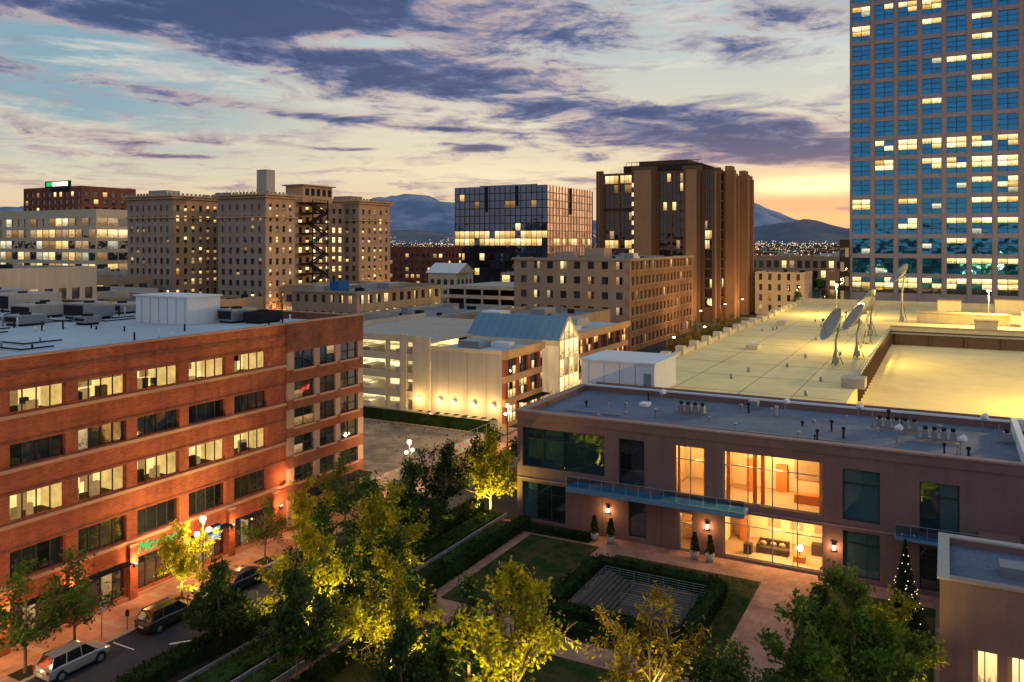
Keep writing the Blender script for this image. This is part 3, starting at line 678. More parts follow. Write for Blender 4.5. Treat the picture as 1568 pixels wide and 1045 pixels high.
for (xx,yy,e) in [(20,116,34000),(44,150,26000),(-12.8,150,9000),(8,205,26000),(-24,215,14000),(50,230,26000)]:
    mb=MB(); mb.tube((xx,yy,zc-2),(xx,yy,zc+7.5),.12,.08,8,'metal'); mb.box(xx-.5,xx+.5,yy-.2,yy+.2,zc+7.5,zc+7.75,'metal'); mb.box(xx-.4,xx+.4,yy-.15,yy+.15,zc+7.45,zc+7.498,'bulb')
    o=mb.build('added_roof_mast'); light('added_roof_fill',(xx,yy-.4,zc+7.2),e,(1,.70,.18),.4,parent=o)  # masts and lights added to brighten the cream roof
def dish(name,x_,y_,z_,R,h,yaw,tilt):
    mb=MB(); k=10; n=24
    ax=Vector((math.cos(yaw)*math.cos(tilt),math.sin(yaw)*math.cos(tilt),math.sin(tilt))); a=ax.orthogonal().normalized(); b=ax.cross(a); c=Vector((0,0,h))
    def pp(i,j,o=0): 
        r_=R*i/k; t=2*math.pi*j/n; return c+ax*(r_*r_/(3.0*R)+o)+(a*math.cos(t)+b*math.sin(t))*r_
    for i in range(k):
        for j in range(n):
            mb.face([pp(i,j),pp(i,j+1),pp(i+1,j+1),pp(i+1,j)],'dish',smooth=True); mb.face([pp(i,j,-.05),pp(i+1,j,-.05),pp(i+1,j+1,-.05),pp(i,j+1,-.05)],'metal',smooth=True)
    for j in range(n):
        mb.face([pp(k,j),pp(k,j+1),pp(k,j+1,-.05),pp(k,j,-.05)],'metal')
        if j%3==0: mb.tube(pp(k,j,-.1),c-ax*.5,.035,.05,5,'rust')
    f_=c+ax*R*.85
    for j in (0,8,16): mb.tube(pp(k,j),f_,.03,.03,5,'rust')
    mb.tube(f_,f_-ax*.35,.14,.2,10,'metal',True); mb.tube(c-ax*.05,c-ax*.9,.35,.25,10,'metal',True)
    mb.tube((0,0,0),(0,0,h*.62),.22,.18,10,'metal'); mb.tube((0,0,h*.62),c-ax*.6,.16,.2,8,'metal')
    for t in (0,2.1,4.2): mb.tube((1.0*math.cos(t),1.0*math.sin(t),0),(0,0,h*.5),.06,.06,6,'rust')
    mb.box(-.3,.5,-1.0,-.5,.3,1.2,'metal')
    return mb.build(name,(x_,y_,z_))
dish('satellite_dish',-14.5,129,zc,2.7,5.6,math.radians(205),math.radians(28))
dish('satellite_dish',-12.5,139,zc,2.6,5.8,math.radians(200),math.radians(35))
dish('satellite_dish',-12.7,158,zc,2.6,6.0,math.radians(150),math.radians(40))
dish('satellite_dish',-13.0,172,zc,2.4,6.6,math.radians(160),math.radians(30))
dish('satellite_dish',-9,205,zc,2.8,10.5,math.radians(200),math.radians(40))

# ---------------------------------------------------------------- parking garage and retail building beyond the lot
mb=MB(); x0,x1_,y0,y1,z1=-102,-75,112,150,13.5
for k in range(5):
    zz_=k*3.1
    mb.box(x0,x1_-.02,y0+.3,y1,zz_,zz_+.25,'conc')
    mb.box(x0,x1_-3.42,y0,y0+.28,zz_,zz_+1.15,'concw')
    if k<4:
        for q in (x0+4,x0+11,x0+18): mb.box(q,q+.6,y0+.05,y0+.6,zz_+1.152,zz_+3.098,'concw')
        mb.face([(x0,y0+9,zz_+.25),(x1_,y0+9,zz_+.25),(x1_,y0+9,zz_+3.0),(x0,y0+9,zz_+3.0)],'lity',[(k,k),(k+.99,k),(k+.99,k+.6),(k,k+.6)])
        for q in range(3):
            mb.box(x0+3+q*8,x0+3.2+q*8+1.6,y0+3,y0+3.2,zz_+2.95,zz_+3.05,'ceil')
            mb.box(x0+5+q*7,x0+6.8+q*7,y0+1.5,y0+5.5,zz_+.25,zz_+1.6,rnd.choice(['white','dark','metal','brick2']))
mb.box(-81,-79.6,y0-.1,y0+.5,0,z1+.2,'concw'); mb.box(x0,x0+.4,y0+.3,y1,0,z1,'conc'); mb.box(-78.4,x1_,y0-.05,y0+.29,0,z1,'concw')
pg=mb.build('parking_garage')
for k in range(4):
    light('garage_light',(-88,114,k*3.1+2.6),130,(1,.72,.3),.3,parent=pg); light('garage_light',(-95,114,k*3.1+2.6),130,(1,.72,.3),.3,parent=pg)
mb=MB(); x0,x1_,y0,y1,z1=-74.98,-61,112.3,168,11.9
mb.box(x0,x1_-.6,y0,y1,0,z1-.5,'conc'); mb.box(x0,x1_-.6,y0-.1,y0+.4,z1-.498,z1+.1,'concw')
mb.box(x0+.1,x1_-.7,y0+.45,y1,z1-.497,z1-.42,'roofl')
for q in (-71.5,-68,-64.5): mb.box(q,q+.04,y0-.004,y0-.001,0,z1-.5,'frame')
rows=[(.6,3.2),(4.4,6.9),(8.0,10.6)]
facade(mb,'E',x1_,y0,y1,0,z1+.1,grid(y0,y1,14,.8,.5),rows,'tanlit',.55,lambda i,j,k,l:('lity' if rnd.random()<.5 else 'litw') if (j==0) else ('litw' if rnd.random()<.35 else 'gblue'),(3,2),pier='brick')
mb.box(x1_+.003,x1_+.5,y0,y1,z1-.9,z1+.25,'tanlit'); mb.box(x1_+.003,x1_+1.5,116,126,3.4,3.55,'dark')
ga,gb,xe=125.5,133.5,-57.8
gz=12.4; ap=16.2; ym=(ga+gb)/2
mb.face([(-76,ga,gz),(xe,ga,gz),(xe,ym,ap),(-76,ym,ap)],'blueroof'); mb.face([(-76,gb,gz),(xe,gb,gz),(xe,ym,ap),(-76,ym,ap)],'blueroof')
gcols=[ga,ga+2,ym,gb-2,gb]; zl=[0,3.2,6.2,9.2,gz]
for a,b in zip(gcols,gcols[1:]):
    for c,d in zip(zl,zl[1:]):
        u=rnd.randint(0,99); m_=rnd.choice(['lity','litw','litd','lity']); mb.face([(xe-.1,a,c),(xe-.1,b,c),(xe-.1,b,d),(xe-.1,a,d)],m_,[(u+.01,u+.01),(u+.99,u+.01),(u+.99,u+.99),(u+.01,u+.99)])
    u=rnd.randint(0,99); za=ap-.1-(ap-gz)*abs(a-ym)/4; zb_=ap-.1-(ap-gz)*abs(b-ym)/4; mb.face([(xe-.1,a,gz),(xe-.1,b,gz),(xe-.1,b,max(gz,zb_)),(xe-.1,a,max(gz,za))],'litw',[(u+.01,u+.01),(u+.99,u+.01),(u+.99,u+.99),(u+.01,u+.99)])
mb.face([(-76,ga,z1-.4),(xe,ga,z1-.4),(xe,ga,gz),(-76,ga,gz)],'concw')
mb.face([(x1_,ga,0),(xe,ga,0),(xe,ga,gz),(x1_,ga,gz)],'litd',[(9.01,9.2),(9.99,9.2),(9.99,9.99),(9.01,9.99)])
for q in gcols: mb.tube((xe,q,0),(xe,q,gz+ (ap-gz)*(1-abs(q-ym)/4)),.12,.12,6,'concw')
for zq in (3.2,6.2,9.2,gz): mb.tube((xe,ga,zq),(xe,gb,zq),.1,.1,6,'concw')
mb.tube((xe,ga,gz),(xe,ym,ap),.2,.2,6,'concw'); mb.tube((xe,gb,gz),(xe,ym,ap),.2,.2,6,'concw')
for i in range(13): q=-76+i*1.5; mb.tube((q,ga-.02,gz+.05),(q,ym,ap+.05),.05,.05,5,'metal')
for (a,b,c,d,h) in [(-72,-68,116,120,1.2),(-67,-64,119,121,.9),(-73,-70,136,141,1.6),(-68,-63,142,147,1.3),(-70,-66,152,158,2)]: mb.box(a,b,c,d,z1-.4,z1-.4+h,rnd.choice(['metal','white','conc']))
mb.build('retail_arcade_building')
for (xx,e) in [(-77,350),(-73,550),(-70.3,450),(-66.5,550),(-63,380)]:
    mb=MB(); mb.box(xx-.15,xx+.15,111.7,111.9,3.3,3.6,'dark'); mb.ball((xx,111.6,3.35),.26,'bulb',8,6); o=mb.build('wall_lamp'); light('wall_lamp_light',(xx,110.9,3.2),e,(1,.6,.2),.15,parent=o)
mb=MB()
for q in range(9): mb.box(-76+q*1.7,-75+q*1.7,109.4,110.6,0,1.0+.6*(q%3)/2,['metal','white','conc'][q%3]); mb.box(-76+q*1.7+.1,-75.1+q*1.7,109.5,110.5,1.7,1.75,'dark')
mb.build('utility_cabinets')
mb=MB()
for (xa,ya,xb,yb) in [(-102,107.5,-61,107.5),(-60.2,76,-60.2,107.5)]:
    L=math.hypot(xb-xa,yb-ya); n=int(L/2.5)
    for i in range(n+1): t=i/n; mb.tube((xa+(xb-xa)*t,ya+(yb-ya)*t,0),(xa+(xb-xa)*t,ya+(yb-ya)*t,2.1),.04,.04,6,'metal')
    mb.tube((xa,ya,2.1),(xb,yb,2.1),.03,.03,6,'metal')
mb.face([(-102,107.45,.1),(-61,107.45,.1),(-61,107.45,2.0),(-102,107.45,2.0)],'hedge'); mb.build('screened_fence')
def graf():
    m,g,o=newmat('graffiti_paint'); tc=g.node('ShaderNodeTexCoord').outputs['Object']
    v=g.node('ShaderNodeTexVoronoi'); g.l.new(tc,v.inputs['Vector']); v.inputs['Scale'].default_value=1.6
    n=g.noise(tc,2.2,3,.6,1.5)
    c=g.mix(g.sstep(n,.48,.54),(.42,.38,.36),v.outputs['Color']); c=g.mix(.45,c,(.3,.22,.3))
    p=g.node('ShaderNodeBsdfDiffuse'); g.put(p.inputs[0],c); g.l.new(p.outputs[0],o.inputs[0]); return m
M['graf']=graf()
mb=MB()
for i in range(9):
    a=76+i*3.05
    for (n0,n1,h0,h1) in [(0,.6,0,.25),(.12,.48,.252,1.0),(.18,.42,1.002,1.25)]: mb.box(-59.9+n0,-59.9+n1,a,a+2.95,h0,h1,'graf')
mb.build('graffiti_barrier')

# ---------------------------------------------------------------- twin historic hotel buildings
hz=45.
rws=rowsf(6.2,3.65,10,.9,2.9)
def hp(i,j,k,l): 
    q=rnd.random(); return 'litw' if q<.03 else ('litd' if q<.08 else 'gwin')
def hpE(i,j,k,l):
    q=rnd.random(); return 'litw' if q<.18 else ('litd' if q<.40 else ('lity' if q<.46 else 'gwin'))
def twin():
    mb=MB()
    def wing(x0,x1,y0,y1,nS,nE,z=hz,pS=hp,pE=hpE):
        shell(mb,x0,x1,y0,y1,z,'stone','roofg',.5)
        facade(mb,'S',y0,x0,x1,0,z,grid(x0,x1,nS,.46,.8),[(.8,5.0)]+rws,'stone',.5,pS,(1,2),sill='stonelit',mw=.09)
        facade(mb,'E',x1,y0+.5,y1-.5,0,z,grid(y0,y1,nE,.42,.8),[(.8,5.0)]+rws,'stonelit',.5,pE,(1,2),sill='stonelit',mw=.09)
        for zq,pr,hh in ((z-.2,1.5,.5),(z-1.0,.9,.6),(z-7.6,.6,.5),(6.0,.5,.6),(z-36.5,.3,.4)):
            mb.box(x0-pr,x1+pr,y0-pr,y0-.003,zq,zq+hh,'stonelit'); mb.box(x1+.003,x1+pr,y0-.002,y1+pr,zq,zq+hh,'stonelit')
        k=0
        while x0+k*1.6<x1: mb.box(x0+k*1.6,x0+k*1.6+.5,y0-1.1,y0-.5,z+.302,z+1.0,'stone'); k+=1
        k=0
        while y0+k*1.8<y1: mb.box(x1+.5,x1+1.1,y0+k*1.8,y0+k*1.8+.5,z+.302,z+1.0,'stone'); k+=1
    wing(-256,-233,191,212,7,6)
    mb.box(-250,-240,212.01,258,0,hz-2,'stone')
    wing(-221,-199,200,214,6,4)
    shell(mb,-222,-206,214.01,249,hz-1,'stone','roofg',.5)
    facade(mb,'E',-206,214.5,248.5,0,hz-1,grid(214.5,248.5,9,.5,.6),[(.8,5)]+rws,'tanlit',.5,lambda i,j,k,l:'lity' if (i>3 and 3<j<9 and rnd.random()<.8) or rnd.random()<.25 else 'gwin',(1,2))
    wing(-221,-199.3,249.02,269,6,5)
    X0,X1,Y0,Y1=-205.9,-199.2,223,231
    for k in range(12):
        zq=3+k*3.65; mb.box(X0,X1,Y0,Y1,zq,zq+.35,'dark')
        a,b=(Y0,Y1) if k%2 else (Y1,Y0)
        if k<11:
            for xx in (X1-.5,X1-2.2): 
                mb.tube((xx,a,zq),(xx,b,zq+3.65),.34,.34,5,'dark')
        for q in range(5): yy=Y0+(Y1-Y0)*q/4; mb.tube((X1,yy,zq),(X1,yy,zq+1.2),.09,.09,5,'dark')
        mb.tube((X1,Y0,zq+1.2),(X1,Y1,zq+1.2),.09,.09,5,'dark')
    for yy in (Y0,Y1): mb.tube((X1,yy,0),(X1,yy,3+11.3*3.65),.25,.25,5,'dark')
    mb.box(-209,-204.5,206,210,hz-1,54.0,'conc'); mb.box(-211,-203,222,238,hz-1.5,49.5,'tanlit'); mb.box(-212,-202,221,239,49.502,49.9,'stone'); mb.box(-217,-208,255,262,hz-1,47.5,'stone')
    mb.box(-250,-241,195,201,hz-1,47.4,'metal')
    for q in range(5): mb.box(-202.99,-202.95,223.5+q*3,225.3+q*3,46,48.6,'dark')
    for i in range(9): mb.tube((-220+i*2,203,hz-1),(-220+i*2,203,hz+2.2),.08,.08,5,'dark')
    for i in range(8): xx=rnd.uniform(-254,-202); yy=rnd.uniform(202,210); mb.box(xx,xx+2,yy,yy+2,hz-.9,hz+rnd.uniform(.5,1.5),'metal')
    return mb.build('historic_twin_office_building')
tw=twin()
for (xx,yy) in ((-195,205),(-195,235),(-196,262)): light('street_level_glow',(xx,yy,5),4500,(1,.52,.18),1,parent=tw)

# ---------------------------------------------------------------- glass office block
rr=rowsf(4,3.9,14,.2,3.7)
def gp(i,j,k,l):
    if j in (6,7): return 'litw' if rnd.random()<.9 else 'gblue'
    if j==11 and i in (4,10,11,15): return 'litd'
    return 'litw' if rnd.random()<.015 else 'gblue'
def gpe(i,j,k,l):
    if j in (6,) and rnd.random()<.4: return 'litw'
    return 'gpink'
bldg('glass_office_block',-233,-178,372,432,58,'frame','roofg',grid(-233,-178,18,.95),rr,grid(372,432,16,.95),rr,gp,(1,1),th=.4,paneE=gpe,wallE='stonelit',
     extra=lambda mb:[mb.box(-214,-213,371.6,371.99,45,58.3,'dark'),mb.box(-196,-195,371.6,371.99,48,58.3,'dark'),mb.box(-177.99,-177.6,400,402,44,58.2,'bronzed'),mb.box(-225,-190,385,410,57,60,'metal')])
# ---------------------------------------------------------------- bronze tower
def tower2():
    mb=MB(); x0,x1,y0,y1=-121,-74,300,352; 
    shell(mb,x0,x1,y0,y1,56,'bronze','roofg',.6)
    rows=rowsf(5,3.6,14,.25,3.3)
    def bp(i,j,k,l): return ('litw' if rnd.random()<.75 else 'gblack') if (i<2 and j in (6,13)) or (j==7 and 3<i<7) else ('litd' if rnd.random()<.05 else ('litw' if rnd.random()<.04 else 'gblack'))
    facade(mb,'S',y0,x0,x1,0,56,[(-118.5,-113),(-112.2,-107),(-96.5,-92),(-91.4,-87),(-79,-76.5)],rows,'bronze',.6,bp,(3,1),mw=.15,mm='bronzed')
    facade(mb,'E',x1,y0+.6,y1-.6,0,56,[(304,309),(316,320),(326,332),(340,347)],rows,'bronze',.6,lambda i,j,k,l:'litw' if rnd.random()<.16 else 'gblack',(2,1),mw=.2,mm='bronzed')
    for (a,b,p,z) in [(-106.5,-97.3,3.0,58),(-86.4,-80,3.0,57.5),(-121.6,-119,1.5,57),(-76,-73.0,1.5,56.5)]:
        mb.box(a,b,y0-p,y0-.003,0,z,'bronze'); mb.box(a+1.2,b-1.2,y0-p-.8,y0-p-.003,0,z-1.5,'bronzel')
        if z==58:
            for j in range(13): mb.box(a+.15,a+1.05,y0-p-.05,y0-p-.003,7+j*3.6,8.6+j*3.6,'lits')
    for (a,b,p,z) in [(310,315,2.5,58),(321.5,325,1.5,56),(333.5,339,2.5,58),(348.5,352.5,1.5,57)]:
        mb.box(x1+.003,x1+p,a,b,0,z,'bronzel'); mb.box(x1+p+.003,x1+p+.8,a+1,b-1,0,z-1.5,'bronzel')
    for k in (20,38): mb.box(-118.6,-107,y0-.3,y0-.003,k*1.0+3.4,k+4.4,'bronzed')
    mb.box(-113,-82,306,340,55,59.2,'bronzed'); mb.box(-108,-88,310,330,59.202,61.2,'bronze')
    for i in range(14): mb.tube((-112+i*2.2,306.3,59.2),(-112+i*2.2,306.3,60.6),.1,.1,5,'dark')
    mb.tube((-112,306.3,60.6),(-82,306.3,60.6),.1,.1,5,'dark')
    return mb.build('bronze_office_tower')
t2=tower2(); light('plaza_light',(-66,318,6),5000,(1,.58,.24),1.5,parent=t2); light('plaza_light',(-80,288,6),3000,(1,.58,.24),1.5,parent=t2)
# ---------------------------------------------------------------- tan brick mid-rise
def mr(mb):
    mb.box(-90,-84,212,218,23.5,27.5,'tan'); mb.box(-98,-93,210,215,23.5,26.5,'stone'); mb.box(-104,-101,208,211,23.5,26,'dark'); mb.box(-82,-79,222,226,23.5,26,'metal')
    for k in range(6): mb.box(-74.6,-73.6,204.9-.35,204.9,1+k*4,2.2+k*4,'brickband')
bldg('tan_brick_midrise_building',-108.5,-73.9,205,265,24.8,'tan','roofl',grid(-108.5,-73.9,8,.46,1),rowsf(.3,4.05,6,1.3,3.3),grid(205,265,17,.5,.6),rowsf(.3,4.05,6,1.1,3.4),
     rp(.16,['litw','litd'],['gwin']),(2,1),wallE='brickbr',cornice=('stone',.5,.6),sill='stonelit',extra=mr,paneE=rp(.12,['litd','litw'],['gdark']))
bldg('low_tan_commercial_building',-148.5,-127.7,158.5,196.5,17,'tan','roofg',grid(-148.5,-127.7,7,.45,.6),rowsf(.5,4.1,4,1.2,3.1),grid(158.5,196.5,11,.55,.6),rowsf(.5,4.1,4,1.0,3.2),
     rp(.12,['litw','litd'],['gwin']),(2,1),wallE='stonelit',cornice=('stone',.4,.5),paneE=rp(.3,['litw','litc'],['gwin']),
     extra=lambda mb:[mb.box(-139,-136,162,166,16.1,19.2,'bluebox'),mb.box(-145,-142,163,166,16.1,17.9,'conc'),mb.box(-134,-130,175,182,16.1,18.3,'metal'),mb.box(-143,-138,180,188,16.1,17.8,'conc')])
mb=MB()
for k in range(6):
    zz_=k*2.9; mb.box(-146,-108,219,260,zz_,zz_+.3,'conc'); mb.box(-146,-108,218.6,218.98,zz_,zz_+1.1,'conc'); mb.box(-107.98,-107.6,218.6,260,zz_,zz_+1.1,'conc')
    for q in range(7): mb.box(-146+q*6.2,-145.5+q*6.2,218.7,219.2,zz_+1.102,zz_+2.898,'conc') if k<5 else None
    if k<5: mb.face([(-146,228,zz_+.3),(-108.2,228,zz_+.3),(-108.2,228,zz_+2.9),(-146,228,zz_+2.9)],'offd')
mb.build('parking_garage')
# ---------------------------------------------------------------- other mid-distance buildings
def simple(name,x0,x1,y0,y1,z1,wall,roof,p=.3,nS=8,fh=3.9,wallE=None,fr=.6,lits=('litw','litd','lity'),dark=('gwin',),nE=None,extra=None):
    n=max(1,int(z1/fh)); 
    n2=n if z1>fh*n+.3 else n-1
    return bldg(name,x0,x1,y0,y1,z1,wall,roof,grid(x0,x1,nS,fr,.4),rowsf(.2,fh,n2,1.1,fh-.5),grid(y0,y1,nE or max(2,int((y1-y0)/(x1-x0)*nS)),fr,.4),rowsf(.2,fh,n2,1.1,fh-.5),rp(p,list(lits),list(dark)),wallE=wallE,mw=0,extra=extra)
simple('white_banded_office_building',-425,-322,225,262,43.5,'concw','roofl',.66,22,5.0,fr=.94,lits=('litd','litw','litc','litd'),dark=('gdark',))
simple('brown_brick_hotel_tower',-445,-395,268,300,58.5,'brick2','roofg',.12,10,4,wallE='brick2',fr=.5,lits=('litd','litw'),extra=lambda mb:[mb.box(-420,-405,267.4,267.9,56,59.5,'dark')])
mb=MB(); 
for q in range(7): mb.box(-423+q*2.6,-421.2+q*2.6,267.0,267.35,58.9,61.0,'green' if q<2 else 'ceil')
mb.box(-425,-403,267.36,267.6,58.4,61.6,'dark'); mb.build('rooftop_sign')
simple('red_brick_apartment_building',-250,-216,335,352,27,'brick2','roofg',.3,10,3.4,wallE='brick')
def gable(mb):
    mb.face([(-169,249.5,18),(-155,249.5,18),(-155,256,21.5),(-169,256,21.5)],'white'); mb.face([(-169,262.5,18),(-155,262.5,18),(-155,256,21.5),(-169,256,21.5)],'white'); mb.face([(-155.2,249.5,18),(-155.2,262.5,18),(-155.2,256,21.4)],'concw')
simple('white_gabled_building',-168,-156,250,262,18,'concw','roofl',.1,4,4,extra=gable)
simple('banded_commercial_building',-152,-100,276,300,17.5,'conc','roofl',.35,14,4.2,fr=.92,dark=('gdark',))
simple('cream_commercial_building',-69,-50,340,362,17.2,'concw','roofl',.2,5,4.2,fr=.35)
simple('pink_stucco_warehouse',-112,-46,535,560,20.5,'tanlit','roofl',.12,14,6)
simple('grey_commercial_building',-178,-160,88,112,24,'conc','roofg',.15,6,4,lits=('litd',))
simple('low_roof_building',-225,-176,118,140,17.5,'conc','roofl',.2,12,4,lits=('litd','litw'),extra=lambda mb:[mb.box(-200,-195,124,128,16.6,19.5,'conc'),mb.box(-190,-187,122,126,16.6,18.5,'metal'),mb.box(-212,-206,126,130,16.6,20,'conc'),mb.box(-185,-182,128,131,16.6,18.2,'dark'),mb.box(-221,-217,121,125,16.6,18.8,'dark')])
simple('low_roof_building',-172,-146,122,146,16.0,'tan','roofg',.3,8,4,extra=lambda mb:[mb.box(-168,-164,126,129,15.1,17.4,'metal'),mb.box(-158,-155,128,131,15.1,17,'white')])
simple('low_roof_building',-300,-232,160,182,18,'tan','roofg',.3,14,4,extra=lambda mb:[mb.box(-290,-284,164,168,17,21,'conc'),mb.box(-262,-255,166,170,17,20,'metal')])
simple('low_roof_building',-196,-155,205,236,15,'tan','roofl',.3,9,4)
simple('low_roof_building',-330,-268,205,222,18,'conc','roofl',.4,14,4)
simple('low_roof_building',-126,-104,156,195,12.0,'conc','roofg',.3,6,4)
simple('low_roof_building',-100,-76,158,196,12.0,'tan','roofg',.3,6,4,extra=lambda mb:[mb.box(-95,-90,163,168,11.1,13.2,'white'),mb.box(-86,-82,170,176,11.1,13.6,'metal')])
simple('cream_commercial_building',-48,-30,395,420,16,'stonelit','roofl',.3,5,4)

# ---------------------------------------------------------------- tall blue glass tower
def btower():
    mb=MB(); x0,x1,y0,y1,z1=-27.5,66,282,330,136
    mb.box(x0,x0+.6,y0+.9,y1,0,z1,'granite'); mb.box(x0+.6,x1,y0+.9,y1,0,z1-1,'granite')
    nb=14; fh=6.15
    rows=rowsf(12.55,fh,20,.75,5.5)
    cols=grid(x0,x1,nb,.77)
    hot={0:.98,1:.40,2:.35,3:.25,4:.32,5:.30,6:.97,7:.99,8:.65,9:.50,10:.25,11:.60,12:.25,13:.35,14:.7,15:.9,16:.75,17:.5,18:.85,19:.6}
    lm={(i,j):rnd.random()<hot[j]*(.78+.05*i) for i in range(nb) for j in range(20)}
    full={(i,j):rnd.random()<.35 for i in range(nb) for j in range(20)}
    def tp(i,j,k,l):
        if lm[(i,j)]:
            if l==2 or (l==1 and (full[(i,j)] or j in (0,6,7)) ): return 'gteal' if rnd.random()<.12 else ('lity' if rnd.random()<.7 else 'litw')
        if j in (0,) : return 'gdark'
        return 'litc' if rnd.random()<.012 else 'gteal'
    facade(mb,'S',y0,x0,x1,0,z1,cols,rows,'granite',.9,tp,(2,3),mw=.16,mm='frame')
    mb.box(x0-3.0,x0-.01,y0-1,y1,0,30,'bronzed')
    for j in range(5):
        for i in range(2): mb.box(x0-2.7+i*1.4,x0-1.6+i*1.4,y0-1.05,y0-1.003,6+j*4.6,9+j*4.6,'litd' if (i+j)%2 else 'gdark')
    for i in range(nb+1):
        q=x0+(x1-x0)*i/nb; mb.box(max(q-.5,x0),q+.5,y0-.3,y0-.003,0,z1,'granite')
    return mb.build('blue_glass_office_tower')
btower()

# ---------------------------------------------------------------- distant city, trees, lights, mountains
def W(px,d):
    t=(px-784)/1250.; return d*(.8825*t-.47),d*(.47*t+.8825)
mb=MB()
for i in range(800):
    d=math.exp(rnd.uniform(math.log(500),math.log(5500))); t=rnd.uniform(-.72,.5); X=d*(.8825*t-.47); Y=d*(.47*t+.8825)
    if -165<X<-40 and 480<Y<600: continue
    wx=rnd.uniform(14,50);wy=rnd.uniform(12,40);h=rnd.uniform(5,16) if d>700 else rnd.uniform(6,18)
    if rnd.random()<.06: h*=1.6
    h=min(h,25+ (d>1500)*8)
    wl=rnd.choice(['conc','tan','brick2','stone','concw','white','tanlit','roofg']); mb.box(X,X+wx,Y,Y+wy,0,h,wl); mb.box(X+1,X+wx-1,Y+1,Y+wy-1,h+.002,h+.3,rnd.choice(['roofl','roofg']))
    for k in range(int(wx/5)):
        for l in range(max(1,int(h/4.5))):
            if rnd.random()<.4:
                a=X+1+k*5; zq=1.2+l*4.2; u=rnd.randint(0,99); mb.face([(a,Y-.15,zq),(a+3,Y-.15,zq),(a+3,Y-.15,zq+1.9),(a,Y-.15,zq+1.9)],rnd.choice(['litw','lity','litd','gdark']),[(u,u),(u+.9,u),(u+.9,u+.9),(u,u+.9)])
mb.build('distant_city_buildings')
mb=MB()
def clump(c,r,mat):
    k=len(mb.v); nu,nv=7,5; i=mb.mi(mat)
    for a in range(nv+1):
        ph=math.pi*a/nv
        for b in range(nu):
            th=2*math.pi*b/nu; q=r*rnd.uniform(.65,1.2); mb.v.append((c[0]+q*math.sin(ph)*math.cos(th),c[1]+q*math.sin(ph)*math.sin(th),c[2]+q*.9*math.cos(ph)))
    for a in range(nv):
        for b in range(nu):
            mb.f.append((k+a*nu+b,k+(a+1)*nu+b,k+(a+1)*nu+(b+1)%nu,k+a*nu+(b+1)%nu)); mb.m.append(i); mb.uv+=[(0,0)]*4; mb.sm.append(False)
for i in range(2200):
    d=math.exp(rnd.uniform(math.log(480),math.log(7000))); t=rnd.uniform(-.72,.52); X=d*(.8825*t-.47); Y=d*(.47*t+.8825); r_=rnd.uniform(3,6.0)
    clump((X,Y,r_*.8+1),r_*(1 if d<2500 else 1.3),rnd.choice(['leafC','leafC','leafB','leafD']))
mb.build('distant_trees')
prof2=[(-400,356),(100,354),(300,356),(640,352),(760,358),(1100,352),(1180,342),(1230,335),(1270,344),(1330,356),(2000,362)]
def pv(prof,px):
    for k in range(len(prof)-1):
        if prof[k][0]<=px<=prof[k+1][0]: t=(px-prof[k][0])/(prof[k+1][0]-prof[k][0]); return prof[k][1]*(1-t)+prof[k+1][1]*t
    return 360
mb=MB()
for i in range(2800):
    d=math.exp(rnd.uniform(math.log(550),math.log(14000))); t=rnd.uniform(-.72,.5); X=d*(.8825*t-.47); Y=d*(.47*t+.8825)
    r_=max(.5,d*.00044*rnd.uniform(.4,1.2)); zq=rnd.uniform(9,15)+ (d*.0008); m_=rnd.choice(['bulbd','bulbd','bulbw'])
    mb.ball((X,Y,zq),r_,m_,4,2)
for i in range(1300):
    px=rnd.uniform(-100,1300); q=rnd.random()*.75; d=17000*(.8+.2*q); H=(372-pv(prof2,px))*17000/1250.; X,Y=W(px,d); mb.ball((X,Y,min(H,200)*math.sin(q*math.pi/2)+25),rnd.uniform(3,7),rnd.choice(['bulbd','bulbw']),4,2)
mb.build('distant_city_lights')
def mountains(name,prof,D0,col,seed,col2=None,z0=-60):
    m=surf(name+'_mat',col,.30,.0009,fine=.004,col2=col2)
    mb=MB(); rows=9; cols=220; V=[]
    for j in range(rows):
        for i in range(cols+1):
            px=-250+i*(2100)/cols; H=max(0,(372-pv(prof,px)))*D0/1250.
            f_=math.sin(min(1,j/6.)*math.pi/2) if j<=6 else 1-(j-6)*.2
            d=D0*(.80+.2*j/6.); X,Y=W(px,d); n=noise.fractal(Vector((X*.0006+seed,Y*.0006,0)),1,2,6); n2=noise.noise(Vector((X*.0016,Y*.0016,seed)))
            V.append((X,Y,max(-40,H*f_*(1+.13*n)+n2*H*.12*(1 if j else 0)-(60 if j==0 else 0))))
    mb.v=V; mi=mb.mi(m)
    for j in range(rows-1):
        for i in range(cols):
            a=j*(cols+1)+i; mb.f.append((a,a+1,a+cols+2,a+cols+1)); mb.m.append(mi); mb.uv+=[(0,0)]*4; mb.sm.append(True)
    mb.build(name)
mountains('mountains',[(-400,330),(-100,314),(60,314),(130,295),(200,302),(330,326),(560,308),(600,297),(650,299),(700,310),(820,340),(1000,336),(1100,318),(1150,308),(1190,326),(1240,341),(1290,348),(1400,354),(2000,360)],24000,(.17,.24,.38),1.3,(.27,.33,.45))  # distance haze is put into the bluish colours, foothills too
mountains('foothills',prof2,17000,(.12,.155,.20),5.1,(.17,.17,.20))

